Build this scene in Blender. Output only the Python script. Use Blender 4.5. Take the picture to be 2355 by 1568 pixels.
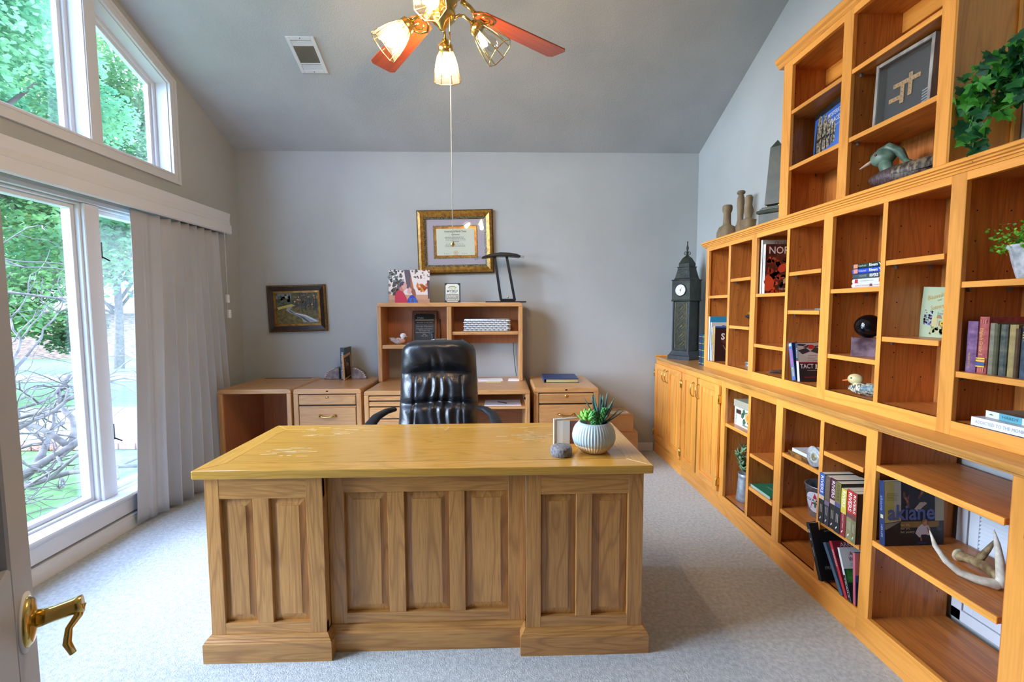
import bpy, bmesh, math, random
from mathutils import Matrix, Vector, Euler
random.seed(7)
for _o in list(bpy.data.objects): bpy.data.objects.remove(_o)
SC = bpy.context.scene; COL = SC.collection
PI = math.pi
# ------------------------------------------------------------------ camera
CAM_H = 1.40
def _cam():
    p, y, r = 0.0719, 0.0271, 0.00365
    f = Vector((math.sin(y)*math.cos(p), math.cos(y)*math.cos(p), -math.sin(p)))
    rt = Vector((math.cos(y), -math.sin(y), 0)); dn = f.cross(rt)
    c, s = math.cos(r), math.sin(r)
    R, D = c*rt+s*dn, -s*rt+c*dn
    m = Matrix.Identity(4)
    for i in range(3): m[i][0], m[i][1], m[i][2] = R[i], -D[i], -f[i]
    m[2][3] = CAM_H
    cd = bpy.data.cameras.new('camera'); cd.sensor_width = 36; cd.lens = 36*1024/2355
    cd.clip_start = 0.02; cd.clip_end = 300
    o = bpy.data.objects.new('camera', cd); o.matrix_world = m; COL.objects.link(o); SC.camera = o
_cam()
# ------------------------------------------------------------------ sky, lights, exposure
SC.view_settings.view_transform = 'Standard'; SC.view_settings.look = 'None'
SC.view_settings.gamma = 1.0; SC.view_settings.use_curve_mapping = False
SC.view_settings.exposure = 1.27
W = bpy.data.worlds.new('overcast_sky'); SC.world = W; W.use_nodes = True
_bg = W.node_tree.nodes['Background']
_bg.inputs[0].default_value = (0.57, 0.79, 1.36, 1); _bg.inputs[1].default_value = 4.5
def _sun(strength, ang, elev, azim, col):
    l = bpy.data.lights.new('sun', 'SUN'); l.energy = strength; l.angle = math.radians(ang); l.color = col
    o = bpy.data.objects.new('sun', l); COL.objects.link(o)
    e, a = math.radians(elev), math.radians(azim)
    d = Vector((math.cos(e)*math.cos(a), math.cos(e)*math.sin(a), math.sin(e)))
    o.rotation_euler = d.to_track_quat('Z', 'Y').to_euler(); o.location = d*30
_sun(6.0, 50, 17, 197, (0.84, 0.97, 1.16))
def _portal(y0, y1, z0, z1):
    l = bpy.data.lights.new('window_portal', 'AREA'); l.shape = 'RECTANGLE'; l.size = z1-z0; l.size_y = y1-y0
    l.cycles.is_portal = True
    o = bpy.data.objects.new('window_portal', l); COL.objects.link(o)
    o.location = (-2.62, (y0+y1)/2, (z0+z1)/2); o.rotation_euler = (0, -PI/2, 0)
_portal(0.74, 3.42, 0.235, 2.03); _portal(0.70, 3.46, 2.41, 3.66)
# ------------------------------------------------------------------ colour + materials
def lin(c):
    if isinstance(c, str): c = [int(c[i:i+2], 16) for i in (1, 3, 5)]
    r = []
    for v in c[:3]:
        v = v/255; r.append(v/12.92 if v <= .04045 else ((v+.055)/1.055)**2.4)
    return (*r, 1)
MATS = {}
def _new(name):
    m = bpy.data.materials.new(name); m.use_nodes = True
    nt = m.node_tree; return m, nt, nt.nodes['Principled BSDF']
def mat(name, c1, c2=None, rough=.5, metal=0, scale=8, bump=0, bscale=None, stretch=(1,1,1), detail=4, lo=.35, hi=.65,
        emit=0, trans=0, coat=0, spec=.5, sheen=0):
    if name in MATS: return MATS[name]
    m, nt, p = _new(name); N, L = nt.nodes, nt.links
    p.inputs['Base Color'].default_value = lin(c1); p.inputs['Roughness'].default_value = rough
    p.inputs['Metallic'].default_value = metal; p.inputs['Coat Weight'].default_value = coat
    p.inputs['Specular IOR Level'].default_value = spec
    if sheen: p.inputs['Sheen Weight'].default_value = sheen
    if trans: p.inputs['Transmission Weight'].default_value = trans
    if emit:
        p.inputs['Emission Color'].default_value = lin(c1); p.inputs['Emission Strength'].default_value = emit
    if c2 or bump:
        tc = N.new('ShaderNodeTexCoord'); mp = N.new('ShaderNodeMapping'); mp.inputs['Scale'].default_value = stretch
        L.new(tc.outputs['Object'], mp.inputs['Vector'])
        if c2:
            nz = N.new('ShaderNodeTexNoise'); nz.inputs['Scale'].default_value = scale; nz.inputs['Detail'].default_value = detail
            L.new(mp.outputs[0], nz.inputs['Vector'])
            rp = N.new('ShaderNodeValToRGB'); rp.color_ramp.elements[0].position = lo; rp.color_ramp.elements[1].position = hi
            rp.color_ramp.elements[0].color = lin(c1); rp.color_ramp.elements[1].color = lin(c2)
            L.new(nz.outputs['Fac'], rp.inputs[0]); L.new(rp.outputs[0], p.inputs['Base Color'])
        if bump:
            nb = N.new('ShaderNodeTexNoise'); nb.inputs['Scale'].default_value = bscale or scale; nb.inputs['Detail'].default_value = 3
            L.new(mp.outputs[0], nb.inputs['Vector'])
            b = N.new('ShaderNodeBump'); b.inputs['Strength'].default_value = bump; b.inputs['Distance'].default_value = .004
            L.new(nb.outputs['Fac'], b.inputs['Height']); L.new(b.outputs[0], p.inputs['Normal'])
    MATS[name] = m; return m
def pm(c, rough=.55):
    n = 'paint_%s_%d' % (c if isinstance(c, str) else '%02x%02x%02x' % tuple(c[:3]), int(rough*100))
    return mat(n, c, rough=rough)
def wood(name, light, dark, axis='z', rough=.38, ring=5.0, fine=.35, coat=.25, scale=1.0, con=.7):
    """oak: contour lines of stretched noise (cathedral figure) + fine pores; grain along axis"""
    key = name+'_'+axis
    if key in MATS: return MATS[key]
    m, nt, p = _new(key); N, L = nt.nodes, nt.links
    ax = 'xyz'.index(axis)
    tc = N.new('ShaderNodeTexCoord'); oi = N.new('ShaderNodeObjectInfo')
    mul = N.new('ShaderNodeMath'); mul.operation = 'MULTIPLY'; mul.inputs[1].default_value = 37.0
    L.new(oi.outputs['Random'], mul.inputs[0])
    add = N.new('ShaderNodeVectorMath'); add.operation = 'ADD'
    L.new(tc.outputs['Object'], add.inputs[0]); L.new(mul.outputs[0], add.inputs[1])
    def mapped(along, across):
        mp = N.new('ShaderNodeMapping'); s = [across*scale]*3; s[ax] = along*scale
        mp.inputs['Scale'].default_value = s; L.new(add.outputs[0], mp.inputs['Vector']); return mp
    n1 = N.new('ShaderNodeTexNoise'); n1.inputs['Scale'].default_value = 1; n1.inputs['Detail'].default_value = 2.0; n1.inputs['Distortion'].default_value = .4
    L.new(mapped(.75, 7).outputs[0], n1.inputs['Vector'])
    k = N.new('ShaderNodeMath'); k.operation = 'MULTIPLY'; k.inputs[1].default_value = ring*2.4
    L.new(n1.outputs['Fac'], k.inputs[0])
    fr = N.new('ShaderNodeMath'); fr.operation = 'PINGPONG'; fr.inputs[1].default_value = .5; L.new(k.outputs[0], fr.inputs[0])
    n2 = N.new('ShaderNodeTexNoise'); n2.inputs['Scale'].default_value = 1; n2.inputs['Detail'].default_value = 2
    L.new(mapped(9, 190).outputs[0], n2.inputs['Vector'])
    n3 = N.new('ShaderNodeTexNoise'); n3.inputs['Scale'].default_value = 1; n3.inputs['Detail'].default_value = 1
    L.new(mapped(.7, 2.6).outputs[0], n3.inputs['Vector'])
    r1 = N.new('ShaderNodeValToRGB'); e = r1.color_ramp.elements
    e[0].position = .0; e[0].color = (1-con, 1-con, 1-con, 1); e[1].position = .22; e[1].color = (1, 1, 1, 1)
    L.new(fr.outputs[0], r1.inputs[0])
    mx = N.new('ShaderNodeMixRGB'); mx.inputs[1].default_value = lin(dark); mx.inputs[2].default_value = lin(light)
    mv = N.new('ShaderNodeMapRange'); mv.inputs['From Min'].default_value = .25; mv.inputs['From Max'].default_value = .6
    mv.inputs['To Min'].default_value = 1-fine*1.6; mv.inputs['To Max'].default_value = 1
    L.new(n2.outputs['Fac'], mv.inputs[0])
    mm = N.new('ShaderNodeMath'); mm.operation = 'MULTIPLY'; L.new(r1.outputs[0], mm.inputs[0]); L.new(mv.outputs[0], mm.inputs[1])
    mr = N.new('ShaderNodeMapRange'); mr.inputs['To Min'].default_value = .30; mr.inputs['To Max'].default_value = 1.0
    L.new(mm.outputs[0], mr.inputs[0]); L.new(mr.outputs[0], mx.inputs[0])
    hs = N.new('ShaderNodeHueSaturation'); vr = N.new('ShaderNodeMapRange'); vr.inputs['To Min'].default_value = .86; vr.inputs['To Max'].default_value = 1.14
    av = N.new('ShaderNodeMath'); av.operation = 'ADD'; L.new(n3.outputs['Fac'], av.inputs[0])
    orr = N.new('ShaderNodeMath'); orr.operation = 'MULTIPLY_ADD'; orr.inputs[1].default_value = .6; orr.inputs[2].default_value = -.3
    L.new(oi.outputs['Random'], orr.inputs[0]); L.new(orr.outputs[0], av.inputs[1])
    L.new(av.outputs[0], vr.inputs[0]); L.new(vr.outputs[0], hs.inputs['Value']); L.new(mx.outputs[0], hs.inputs['Color'])
    L.new(hs.outputs[0], p.inputs['Base Color'])
    p.inputs['Roughness'].default_value = rough; p.inputs['Coat Weight'].default_value = coat; p.inputs['Coat Roughness'].default_value = .15
    b = N.new('ShaderNodeBump'); b.inputs['Strength'].default_value = .12; b.inputs['Distance'].default_value = .001
    L.new(mm.outputs[0], b.inputs['Height']); L.new(b.outputs[0], p.inputs['Normal'])
    MATS[key] = m; return m
def glassy(name, tint=(1, 1, 1), gloss=.06, rough=0.0, diffuse=0.0):
    """thin architectural pane: light passes straight, a little mirror reflection"""
    if name in MATS: return MATS[name]
    m, nt, p = _new(name); N, L = nt.nodes, nt.links; N.remove(p)
    t = N.new('ShaderNodeBsdfTransparent'); t.inputs[0].default_value = (*tint, 1)
    g = N.new('ShaderNodeBsdfGlossy'); g.inputs['Roughness'].default_value = rough
    fz = N.new('ShaderNodeLayerWeight'); fz.inputs[0].default_value = .25
    sc = N.new('ShaderNodeMath'); sc.operation = 'MULTIPLY_ADD'; sc.inputs[1].default_value = .14; sc.inputs[2].default_value = gloss*.4
    L.new(fz.outputs['Fresnel'], sc.inputs[0])
    mx = N.new('ShaderNodeMixShader'); L.new(sc.outputs[0], mx.inputs[0]); L.new(t.outputs[0], mx.inputs[1]); L.new(g.outputs[0], mx.inputs[2])
    out = mx
    if diffuse:
        d = N.new('ShaderNodeBsdfTranslucent'); d.inputs[0].default_value = (*tint, 1)
        m2 = N.new('ShaderNodeMixShader'); m2.inputs[0].default_value = diffuse
        L.new(mx.outputs[0], m2.inputs[1]); L.new(d.outputs[0], m2.inputs[2]); out = m2
    L.new(out.outputs[0], N['Material Output'].inputs[0])
    MATS[name] = m; return m
# ------------------------------------------------------------------ objects
ROOTM = {}      # object -> matrix of its root thing
def tag(o, label=None, cat=None, group=None, kind=None):
    if label: o['label'] = label
    if cat: o['category'] = cat
    if group: o['group'] = group
    if kind: o['kind'] = kind
    return o
def thing(name, label, cat, loc=(0, 0, 0), rot=(0, 0, 0), group=None):
    o = bpy.data.objects.new(name, None); COL.objects.link(o); o.empty_display_size = .05
    o.location = loc; o.rotation_euler = rot
    ROOTM[o] = Matrix.Translation(loc) @ Euler(rot).to_matrix().to_4x4()
    return tag(o, label, cat, group)
def link(name, me, m=None, parent=None, mx=None, keepmat=False):
    o = bpy.data.objects.new(name, me); COL.objects.link(o)
    if m and not keepmat and not me.materials: me.materials.append(m)
    if parent is not None:
        o.parent = parent; ROOTM[o] = ROOTM[parent]
        if mx is not None: o.matrix_local = mx
    elif mx is not None: o.matrix_world = mx
    return o
class MB:
    def __init__(s): s.v = []; s.f = []; s.sm = []
    def add(s, vs, fs, smooth=False):
        k = len(s.v); s.v += [Vector(v) for v in vs]; s.f += [[i+k for i in f] for f in fs]; s.sm += [smooth]*len(fs); return s
    def box(s, x0, x1, y0, y1, z0, z1):
        if x0 > x1: x0, x1 = x1, x0
        if y0 > y1: y0, y1 = y1, y0
        if z0 > z1: z0, z1 = z1, z0
        v = [(x, y, z) for z in (z0, z1) for y in (y0, y1) for x in (x0, x1)]
        return s.add(v, [(0, 2, 3, 1), (4, 5, 7, 6), (0, 1, 5, 4), (2, 6, 7, 3), (0, 4, 6, 2), (1, 3, 7, 5)])
    def prism(s, poly, axis, a, b, smooth=False):
        """poly: 2d points in the two other axes (x: (y,z), y: (x,z), z: (x,y)); extruded from a to b"""
        def P(q, t): return {'x': (t, q[0], q[1]), 'y': (q[0], t, q[1]), 'z': (q[0], q[1], t)}[axis]
        n = len(poly); v = [P(q, a) for q in poly]+[P(q, b) for q in poly]
        fs = [(i, (i+1) % n, (i+1) % n+n, i+n) for i in range(n)]
        s.add(v, fs, smooth); k = len(s.v)-2*n
        s.f += [[k+i for i in range(n)][::-1], [k+n+i for i in range(n)]]; s.sm += [False, False]
        return s
    def lathe(s, prof, n=24, c=(0, 0, 0), mod=None, smooth=True, a0=0, sq=None):
        v = []
        for (r, z) in prof:
            for i in range(n):
                a = a0+2*PI*i/n; rr = r*(mod(a, z) if mod else 1)
                v.append((c[0]+rr*math.cos(a), c[1]+rr*math.sin(a)*(sq or 1), c[2]+z))
        fs = [(j*n+i, j*n+(i+1) % n, (j+1)*n+(i+1) % n, (j+1)*n+i) for j in range(len(prof)-1) for i in range(n)]
        s.add(v, fs, smooth); k = len(s.v)-len(v)
        s.f.append([k+i for i in range(n)][::-1]); s.f.append([k+(len(prof)-1)*n+i for i in range(n)]); s.sm += [False, False]
        return s
    def tube(s, path, rad, n=8, smooth=True, flat=1.0):
        path = [Vector(p) for p in path]; m = len(path)
        if not isinstance(rad, (list, tuple)): rad = [rad]*m
        v = []; up = None
        for i, p in enumerate(path):
            t = (path[min(i+1, m-1)]-path[max(i-1, 0)])
            t = t.normalized() if t.length > 1e-9 else Vector((0, 0, 1))
            if up is None: up = Vector((0, 0, 1)) if abs(t.z) < .9 else Vector((1, 0, 0))
            a = t.cross(up)
            if a.length < 1e-4: up = Vector((1, 0, 0)) if abs(t.x) < .9 else Vector((0, 1, 0)); a = t.cross(up)
            a.normalize(); b = a.cross(t).normalized(); up = b
            for k in range(n):
                an = 2*PI*k/n; v.append(p+rad[i]*(math.cos(an)*a+math.sin(an)*b*flat))
        fs = [(j*n+k, j*n+(k+1) % n, (j+1)*n+(k+1) % n, (j+1)*n+k) for j in range(m-1) for k in range(n)]
        s.add(v, fs, smooth); q = len(s.v)-len(v)
        s.f.append([q+i for i in range(n)][::-1]); s.f.append([q+(m-1)*n+i for i in range(n)]); s.sm += [False, False]
        return s
    def ball(s, c, r, nu=12, nv=8):
        rx, ry, rz = r if isinstance(r, (tuple, list)) else (r, r, r)
        v = [(c[0], c[1], c[2]-rz)]
        for j in range(1, nv):
            t = PI*j/nv-PI/2
            v += [(c[0]+rx*math.cos(t)*math.cos(2*PI*i/nu), c[1]+ry*math.cos(t)*math.sin(2*PI*i/nu), c[2]+rz*math.sin(t)) for i in range(nu)]
        v.append((c[0], c[1], c[2]+rz)); fs = [(0, 1+(i+1) % nu, 1+i) for i in range(nu)]
        for j in range(nv-2):
            fs += [(1+j*nu+i, 1+j*nu+(i+1) % nu, 1+(j+1)*nu+(i+1) % nu, 1+(j+1)*nu+i) for i in range(nu)]
        e = len(v)-1; fs += [(e, 1+(nv-2)*nu+i, 1+(nv-2)*nu+(i+1) % nu) for i in range(nu)]
        return s.add(v, fs, True)
    def grid(s, P, nu, nv, smooth=True, closed_u=False):
        v = [P(i/(nu-1) if not closed_u else i/nu, j/(nv-1)) for j in range(nv) for i in range(nu)]
        m = nu if closed_u else nu-1
        return s.add(v, [(j*nu+i, j*nu+(i+1) % nu, (j+1)*nu+(i+1) % nu, (j+1)*nu+i) for j in range(nv-1) for i in range(m)], smooth)
    def xf(s, m):
        s.v = [m @ p for p in s.v]; return s
    def mesh(s, name, bevel=0, seg=1, local=None, recalc=True):
        me = bpy.data.meshes.new(name)
        vs = [local @ p for p in s.v] if local is not None else s.v
        me.from_pydata([tuple(p) for p in vs], [], s.f)
        me.polygons.foreach_set('use_smooth', s.sm)
        if bevel or recalc:
            bm = bmesh.new(); bm.from_mesh(me)
            if recalc: bmesh.ops.recalc_face_normals(bm, faces=bm.faces)
            if bevel:
                ed = [e for e in bm.edges if len(e.link_faces) == 2 and e.calc_face_angle(0) > .5]
                bmesh.ops.bevel(bm, geom=ed, offset=bevel, segments=seg, affect='EDGES', profile=.6, clamp_overlap=True)
            bm.to_mesh(me); bm.free()
        return me
    def build(s, name, m, parent=None, bevel=0, seg=1, world=True, recalc=True):
        """world=True: vertices are world coordinates and are moved into the parent's frame"""
        loc = ROOTM[parent].inverted() if (parent is not None and world) else None
        return link(name, s.mesh(name, bevel, seg, loc, recalc), m, parent)
def box(name, m, parent, x0, x1, y0, y1, z0, z1, bevel=.0015, seg=1, world=True):
    return MB().box(x0, x1, y0, y1, z0, z1).build(name, m, parent, bevel, seg, world)
def struct(o): o['kind'] = 'structure'; return o
TEXTS = []
def basis(o, r, u):
    r = Vector(r).normalized(); u = Vector(u).normalized(); n = r.cross(u)
    m = Matrix.Identity(4)
    for i in range(3): m[i][0], m[i][1], m[i][2], m[i][3] = r[i], u[i], n[i], o[i]
    return m
class Face:
    """a flat printed face on a thing: o lower-left corner, r right, u up (thing's own frame)"""
    def __init__(s, parent, o, r, u): s.p = parent; s.m = basis(o, r, u); s.q = {}; s.k = 0
    def poly(s, pts, m, lv=1):
        mb = s.q.setdefault(m, MB()); mb.add([s.m @ Vector((x, y, .0003*lv)) for x, y in pts], [list(range(len(pts)))]); return s
    def rect(s, x0, y0, x1, y1, m, lv=1): return s.poly([(x0, y0), (x1, y0), (x1, y1), (x0, y1)], m, lv)
    def disc(s, x, y, r, m, lv=1, n=16, ry=None):
        return s.poly([(x+r*math.cos(2*PI*i/n), y+(ry or r)*math.sin(2*PI*i/n)) for i in range(n)], m, lv)
    def blob(s, x, y, r, m, lv=1, n=9, j=.35, ry=None):
        return s.poly([(x+r*random.uniform(1-j, 1)*math.cos(2*PI*i/n), y+(ry or r)*random.uniform(1-j, 1)*math.sin(2*PI*i/n)) for i in range(n)], m, lv)
    def text(s, t, x, y, size, m, lv=3, align='CENTER', bold=0, sx=1.0, shear=0, name='lettering', rot=0, fit=None):
        c = bpy.data.curves.new(name, 'FONT'); c.body = t; c.size = size; c.align_x = align; c.align_y = 'CENTER'
        c.resolution_u = 2; c.offset = bold; c.shear = shear; c.fill_mode = 'FRONT'
        o = bpy.data.objects.new(name, c); COL.objects.link(o)
        mx = s.m @ Matrix.Translation((x, y, .0003*lv)) @ Matrix.Rotation(rot, 4, 'Z') @ Matrix.Diagonal((sx, 1, 1, 1))
        TEXTS.append((o, name, m, s.p, mx, fit)); return s
    def done(s, name='cover_print'):
        for m, mb in s.q.items():
            o = mb.build(name, m, s.p, world=False, recalc=False)
            if len(mb.f) > 3: o['kind'] = 'stuff'
        return s
def flush_texts():
    dg = bpy.context.evaluated_depsgraph_get(); dg.update()
    for o, name, m, p, mx, fit in TEXTS:
        me = bpy.data.meshes.new_from_object(o.evaluated_get(dg)); me.name = name; me.materials.clear()
        if fit and len(me.vertices):
            xs = [v.co.x for v in me.vertices]; w = max(xs)-min(xs)
            if w > 1e-6: mx = mx @ Matrix.Diagonal((fit/w/mx.to_scale()[0]*1.0, 1, 1, 1))
        bpy.data.objects.remove(o); me.transform(mx); link(name, me, m, p)
def lines_of_text(F, x0, x1, y0, n, dy, m, lv=2, h=.3, ragged=.2):
    """rows of print too small to read, as short dashes"""
    for i in range(n):
        x = x0+random.uniform(0, ragged)*(x1-x0)*.4; e = x1-random.uniform(0, ragged)*(x1-x0)
        while x < e:
            w = random.uniform(.04, .11)*(x1-x0); F.rect(x, y0-i*dy, min(x+w, e), y0-i*dy+dy*h, m, lv); x += w+.02*(x1-x0)
# ------------------------------------------------------------------ palette
OAK, OAKD = '#e0a85c', '#a86c2c'            # face frames of the wall bookcase
def face(a): return wood('oak_face', '#eea347', '#b97425', a, ring=3, fine=.20, con=.55)
def shaded_oak(a): return wood('oak_face_shaded', '#cc7f38', '#824518', a, ring=5, fine=.4, rough=.45, con=.6)  # same bookcase oak, darker and redder: interior shade put into the colour
def desk(a): return wood('oak_desk', '#c48d4c', '#8a5828', a, ring=5, fine=.5, rough=.36, con=.85)
def top(a): return wood('oak_desktop', '#cc9a42', '#987026', a, ring=6, fine=.35, rough=.26, coat=.5, con=.55)
def file(a): return wood('oak_office', '#cd9860', '#98663a', a, ring=5, fine=.30, rough=.36, con=.5)
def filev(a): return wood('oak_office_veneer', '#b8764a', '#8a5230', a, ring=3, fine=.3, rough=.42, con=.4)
WALL = mat('wall_paint', '#aeb1ae', '#b4b7b4', rough=.9, scale=2, bump=.25, bscale=140)
CEIL = mat('ceiling_paint', '#b0b5b8', '#b6bbbe', rough=.95, scale=3, bump=.5, bscale=110)
TRIM = mat('white_trim_paint', '#d6d9dc', rough=.4)
CARPET = mat('carpet_pile', '#a9afae', '#c6cbc9', rough=1, scale=55, bump=1.0, bscale=170, sheen=.3)
BRASS = mat('brass', '#d9b765', rough=.18, metal=1)
DARKMETAL = mat('dark_metal', '#3a3632', rough=.4, metal=.8)
PANE = glassy('window_glass', (.97, .985, .98))
BLACK = mat('black_plastic', '#16171a', rough=.45)
WHITE = pm('#eceeec'); CREAM = pm('#e9e3c8'); INK = pm('#1c1c20'); GOLDINK = pm('#c9a24a')
XL, XR, YB, YF, YR = -2.43, 1.89, 4.27, 0.03, 2.08
def zc(y): return 2.857+.422*(YB-y) if y >= YR else 2.857+.422*(YB-YR)-.422*(YR-y)
ZR = zc(YR)
# ------------------------------------------------------------------ room shell
struct(MB().box(XL-.2, XR+.2, YF-1.6, YB+.2, -.12, 0).build('floor', CARPET))
struct(MB().box(XL-.2, XR+.2, YB, YB+.15, 0, 2.95).build('wall_back', WALL))
struct(MB().prism([(YF-.15, 0), (YB, 0), (YB, zc(YB)+.02), (YR, ZR+.02), (YF-.15, zc(YF)+.02)], 'x', XR, XR+.15).build('wall_right', WALL))
c_ = MB(); t = .12
c_.prism([(YB+.1, zc(YB+.1)), (YR, ZR), (YF-.2, zc(YF-.2)), (YF-.2, zc(YF-.2)+t), (YR, ZR+t), (YB+.1, zc(YB+.1)+t)], 'x', XL-.17, XR+.15)
struct(c_.build('ceiling', CEIL))
# front wall with the doorway the picture is taken from, and the hall behind it
DX0, DX1 = -.27, .65
f_ = MB().box(XL, DX0, YF-.12, YF, 0, 3.0).box(DX1, XR, YF-.12, YF, 0, 3.0).box(DX0, DX1, YF-.12, YF, 2.06, 3.0)
struct(f_.build('wall_front', WALL))
struct(MB().box(DX0-.6, DX1+.6, YF-1.5, YF-1.4, 0, 2.6).box(DX0-.6, DX0-.5, YF-1.4, YF-.12, 0, 2.6).box(DX1+.5, DX1+.6, YF-1.4, YF-.12, 0, 2.6)
       .box(DX0-.6, DX1+.6, YF-1.5, YF-.12, 2.5, 2.6).build('wall_hall', WALL))
# left wall with the two window openings
LO = (0.74, 3.42, .235, 2.03)
UY0, UY1, UZ0 = .70, 3.46, 2.412
def utop(y): return 3.06+.415*(UY1-y) if y >= YR else 3.06+.415*(y-UY0)
w_ = MB()
def strip(y0, y1, lo, hi):
    w_.prism([(y0, lo(y0)), (y1, lo(y1)), (y1, hi(y1)), (y0, hi(y0))], 'x', XL-.17, XL)
K = lambda v: (lambda y: v)
ZC = lambda y: zc(y)+.02
strip(YF-.15, UY0, K(0), ZC); strip(UY1, YB+.1, K(0), ZC)
for a, b in ((UY0, YR), (YR, UY1)):
    strip(a, b, utop, ZC)
strip(UY0, UY1, K(LO[3]), K(UZ0)); strip(UY0, LO[0], K(0), K(LO[3])); strip(LO[1], UY1, K(0), K(LO[3])); strip(LO[0], LO[1], K(0), K(LO[2]))
struct(w_.build('wall_left', WALL))
# baseboards
struct(box('baseboard_back', TRIM, None, XL, 1.5, YB-.014, YB, 0, .085, .004))
struct(MB().prism([(XL, 0), (XL+.058, 0), (XL+.058, .062), (XL+.05, .07), (XL+.05, .078), (XL+.042, .086), (XL, .086)], 'y', YF, YB).build('baseboard_left', TRIM))
# ------------------------------------------------------------------ windows
def window(name, units, label_kind, X0):
    pass
def lower_window():
    r = bpy.data.objects.new('window_1', None); COL.objects.link(r); ROOTM[r] = Matrix.Identity(4); struct(r)
    y0, y1, z0, z1 = LO
    MB().prism([(XL-.10, z0-.018), (XL+.075, z0-.018), (XL+.08, z0-.010), (XL+.075, z0), (XL-.10, z0+.004)], 'y', y0-.08, y1+.08).build('window_sill', TRIM, r)
    MB().prism([(XL, .10), (XL+.038, .10), (XL+.038, .185), (XL+.05, .196), (XL+.058, .217), (XL, .217)], 'y', y0-.06, y1+.06).build('apron', TRIM, r)
    MB().prism([(XL, z1), (XL+.018, z1), (XL+.022, z1+.02), (XL+.014, z1+.06), (XL, z1+.07)], 'y', y0-.07, y1+.07).build('head_casing', TRIM, r)
    for ya, yb in ((y1, y1+.07), (y0-.07, y0)):
        box('side_casing', TRIM, r, XL, XL+.018, ya, yb, z0, z1+.01, .004)
    muls = [(2.722, 2.822), (1.338, 1.438)]
    for a, b in muls:
        m = box('mullion', TRIM, r, XL-.12, XL, a, b, z0, z1, .004)
    cells = [(y0, 1.338), (1.438, 2.722), (2.822, y1)]
    for k, (a, b) in enumerate(cells):
        fixed = (k == 1)
        def ring(n, w0, w1, xa, xb):
            q = MB()
            q.box(xa, xb, a+w0, a+w1, z0+w0, z1-w0).box(xa, xb, b-w1, b-w0, z0+w0, z1-w0)
            q.box(xa, xb, a+w1, b-w1, z0+w0, z0+w1).box(xa, xb, a+w1, b-w1, z1-w1, z1-w0)
            return q.build(n, TRIM, r, .002)
        ring('frame', 0, .014, XL-.085, XL-.02)
        s = ring('sash', .014, .038, XL-.10, XL-.045)
        box('pane', PANE, s, XL-.083, XL-.079, a+.034, b-.034, z0+.034, z1-.034, 0)
        if not fixed:
            yy = a+.03 if k == 2 else b-.03
            for zz in (.58, 1.72):
                q = MB().box(XL-.05, XL-.028, yy-.008, yy+.008, zz, zz+.10)
                q.tube([(XL-.03, yy, zz+.012), (XL-.008, yy+.012, zz-.004), (XL+.004, yy+.02, zz-.014)], .0045, 6)
                q.build('sash_lock', DARKMETAL, s)
lower_window()
def upper_window():
    r = bpy.data.objects.new('window_2', None); COL.objects.link(r); ROOTM[r] = Matrix.Identity(4); struct(r)
    out = [(UY0, UZ0), (UY1, UZ0), (UY1, utop(UY1)), (YR, utop(YR)), (UY0, utop(UY0))]
    def inset(poly, d):
        n = len(poly); res = []
        cx = sum(p[0] for p in poly)/n; cz = sum(p[1] for p in poly)/n
        L_ = []
        for i in range(n):
            a, b = Vector(poly[i]), Vector(poly[(i+1) % n]); e = (b-a).normalized(); nr = Vector((-e.y, e.x))
            L_.append((a+nr*d, e))
        for i in range(n):
            p, e = L_[i-1]; q, g = L_[i]
            den = e.x*g.y-e.y*g.x; tt = ((q.x-p.x)*g.y-(q.y-p.y)*g.x)/den
            res.append(tuple(p+e*tt))
        return res
    def ring(n, poly, d0, d1, xa, xb, m=TRIM, par=r):
        A, B = inset(poly, d0), inset(poly, d1); k = len(poly); q = MB()
        for i in range(k):
            j = (i+1) % k
            q.prism([A[i], A[j], B[j], B[i]], 'x', xa, xb)
        return q.build(n, m, par)
    ring('casing', out, -.068, -.045, XL, XL+.020); ring('casing', out, -.045, -.012, XL, XL+.013); ring('casing', out, -.012, .0, XL, XL+.018)
    muls = [(2.805, 2.880), (1.28, 1.355)]
    for a, b in muls:
        MB().prism([(a, UZ0), (b, UZ0), (b, utop(b)), (a, utop(a))], 'x', XL-.15, XL+.004).build('mullion', TRIM, r)
    cells = [[(2.880, UZ0), (UY1, UZ0), (UY1, utop(UY1)), (2.880, utop(2.880))],
             [(1.355, UZ0), (2.805, UZ0), (2.805, utop(2.805)), (YR, utop(YR)), (1.355, utop(1.355))],
             [(UY0, UZ0), (1.28, UZ0), (1.28, utop(1.28)), (UY0, utop(UY0))]]
    for c in cells:
        ring('jamb', c, 0, .006, XL-.15, XL-.002)
        ring('frame', c, .006, .030, XL-.14, XL-.085)
        s = ring('sash', c, .030, .055, XL-.13, XL-.10)
        g = inset(c, .05)
        MB().prism(g, 'x', XL-.118, XL-.114).build('pane', PANE, s)
upper_window()
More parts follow.
